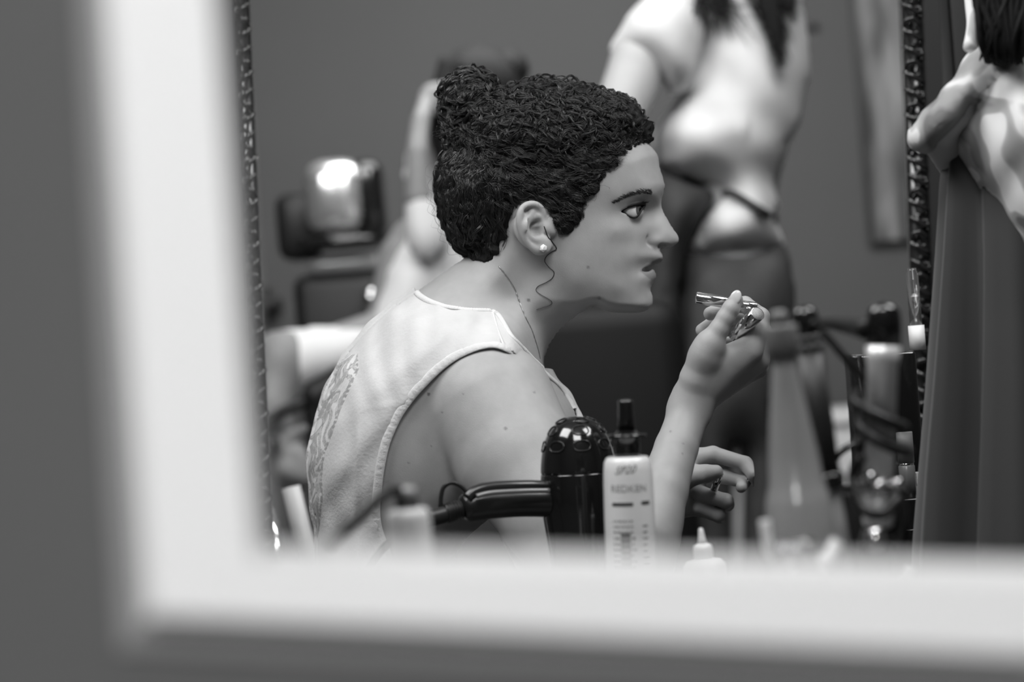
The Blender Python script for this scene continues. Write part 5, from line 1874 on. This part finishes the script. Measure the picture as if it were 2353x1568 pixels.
# ------------------------------------------------------------------ person at the right: blotched blouse, dark skirt
RD = 2.25
RS = 2.25 / 2.78
rl = PW(2460, 1200, RD); rl[2] = 0
rp = thing('person', 'person at the right edge in blotchy floral blouse over a long dark skirt', 'person', rl)
flr = CAM[2] / RD * F + CY
bp_ = chain([(2440, -150, RD, 92), (2430, -90, RD, 80)]) + chain([(2430, 0, RD, 52), (2430, 90, RD, 56)]) + chain([(2360, 170, RD, 45), (2540, 170, RD, 45)]) + chain([(2440, 260, RD, 80), (2460, 600, RD, 70), (2480, 900, RD, 80)]) + \
    chain([(2290, 160, RD - .05, 28), (2150, 300, RD - .05, 22), (2250, 470, RD + .10, 20), (2400, 560, RD + .14, 20)]) + chain([(2560, 180, RD, 45), (2640, 500, RD, 36), (2660, 760, RD, 26)]) + \
    chain([(2420, 950, RD, 80), (2400, 1900, RD, 60), (2400, flr - 80, RD, 42)]) + chain([(2500, 950, RD, 95), (2500, 1900, RD, 60), (2500, flr - 80, RD, 42)])
bp_ = [(q[0], q[1], q[2] * RS, q[3] * RS) for q in bp_]
caps_mesh('body', bp_, .03, .008, skin_far, rp)
fm = bpy.data.materials.new('floral_cloth')
fm.use_nodes = True
nt = fm.node_tree
bs = nt.nodes['Principled BSDF']
bs.inputs['Roughness'].default_value = .85
bs.inputs['Specular IOR Level'].default_value = .15
tc = nt.nodes.new('ShaderNodeTexCoord')
nz1 = nt.nodes.new('ShaderNodeTexNoise'); nz1.inputs['Scale'].default_value = 17; nz1.inputs['Detail'].default_value = 1.5; nz1.inputs['Distortion'].default_value = .8
cr = nt.nodes.new('ShaderNodeValToRGB')
els = cr.color_ramp.elements
els[0].position, els[0].color = .33, (.20, .20, .20, 1)
els[1].position, els[1].color = .60, (.84, .84, .84, 1)
for ps, g in ((.39, .36), (.47, .40), (.51, .52), (.535, .82)):
    e = els.new(ps); e.color = (g, g, g, 1)
nt.links.new(tc.outputs['Object'], nz1.inputs['Vector'])
nt.links.new(nz1.outputs['Fac'], cr.inputs['Fac'])
nt.links.new(cr.outputs['Color'], bs.inputs['Base Color'])
bl = [(RD, [(2262, 70), (2240, 130), (2205, 220), (2185, 290), (2172, 345), (2200, 395), (2232, 450), (2260, 505), (2282, 560), (2300, 620), (2325, 690), (2356, 770), (2420, 880), (2560, 860), (2640, 600), (2640, 200), (2560, 90), (2440, 60)], .135, .07),
      (RD - .05, [(2250, 95), (2215, 140), (2170, 205), (2120, 262), (2088, 302), (2088, 335), (2108, 352), (2134, 363), (2152, 335), (2190, 300), (2240, 230), (2300, 150), (2300, 90)], .046, .036)]
f, lo, hi = outline(bl, .0045)
def bl_f(p, f=f):
    px = proj(p)
    a, b = px[:, 0], px[:, 1]
    return f(p) - .0015 * np.sin((a * .8 + b * .6) / 17) - .0012 * np.sin((a - b * .4) / 11)
sdf_mesh('blouse', bl_f, lo, hi, .006, fm, rp)
MB().tube(W(spline([CP(2226, -60, RD - .02), CP(2232, 10, RD - .03), CP(2236, 60, RD - .04), CP(2228, 110, RD - .06)], 24)), .006, 12).out('blouse_strap', fm, rp, world=True)
# skirt: a lofted flare with deep folds
sk = []
n = 120
rows = 40
for r in range(rows):
    t = r / (rows - 1)
    y = 340 + (flr - 120 - 340) * t
    xl = np.interp(y, [340, 420, 600, 900, 1200, 1310, 2200, 3200], [2168, 2160, 2150, 2130, 2106, 2098, 2150, 2215])
    xr = np.interp(y, [340, 600, 1310, 3200], [2640, 2700, 2790, 2960])
    cx_, hx = (xl + xr) / 2, (xr - xl) / 2
    a = np.arange(n) * 2 * math.pi / n
    fold = 1 + .13 * (np.sin(a * 11 + .5 * np.sin(t * 4)) + .5 * np.sin(a * 19 + 1.7)) * np.clip(.45 + 2.5 * t, 0, 1)
    q = np.stack([CP(cx_ + hx * c, y, RD) for c in np.cos(a)])
    ctr = CP(cx_, y, RD)
    xx = ctr[0] + (q[:, 0] - ctr[0]) * np.where(np.abs(np.cos(a)) > .93, 1, fold)
    yy = RD + np.sin(a) * np.interp(y, [340, 800, 1400], [.055, .10, .14]) * fold
    sk.append(np.stack([xx, yy, q[:, 2]], 1))
V = np.concatenate(sk)
Fc = np.array([(i * n + k, i * n + (k + 1) % n, (i + 1) * n + (k + 1) % n, (i + 1) * n + k) for i in range(rows - 1) for k in range(n)])
mesh('long_skirt', W(V), Fc, mat('dark_skirt_cloth', .045, rough=.75, spec=.3, sheen=.2), rp, world=True)
mb = MB()
mb.ball(PW(2440, -150, RD), (.084, .094, .104), 28, 18)
mb.out('hair', mat('dark_hair_far', .014, .62, spec=.25), rp, world=True)
hs = []
for k in range(900):
    side = rng.random()
    if side < .72:
        x1, y1, yy_ = rng.uniform(2262, 2352), rng.uniform(95, 150), RD - rng.uniform(.07, .14)
    else:
        x1, y1, yy_ = rng.uniform(2480, 2580), rng.uniform(60, 190), RD - rng.uniform(.05, .12)
    x0 = 2440 + (x1 - 2420) * .55 + rng.normal(0, 8)
    hs.append(spline([CP(2440 + rng.normal(0, 12), -395, RD - .02), CP(x0, -300, RD - .08), CP(x0 * .5 + x1 * .5 + rng.normal(0, 10), -150, yy_), CP(x1 + rng.normal(0, 14), -20, yy_), CP(x1 + 14 * math.sin(k), y1 * .6, yy_), CP(x1 + rng.normal(0, 8), y1, yy_ + .01)], 22))
hs = np.array(hs)
Vh, Fh = strands(hs, np.interp(np.linspace(0, 1, 22), [0, .85, 1], [.0030, .0028, .0006])[None].repeat(len(hs), 0), 4)
mesh('loose_strands', W(Vh), Fh, mat('dark_hair_far', .014, .62, spec=.25), rp, world=True)
for x in (2400, 2500):
    q = PW(x, flr, RD)
    MB().ball((q[0], q[1] - .04, .04), (.05, .13, .04), 20, 12).out('shoe', shoe_m, rp, world=True)
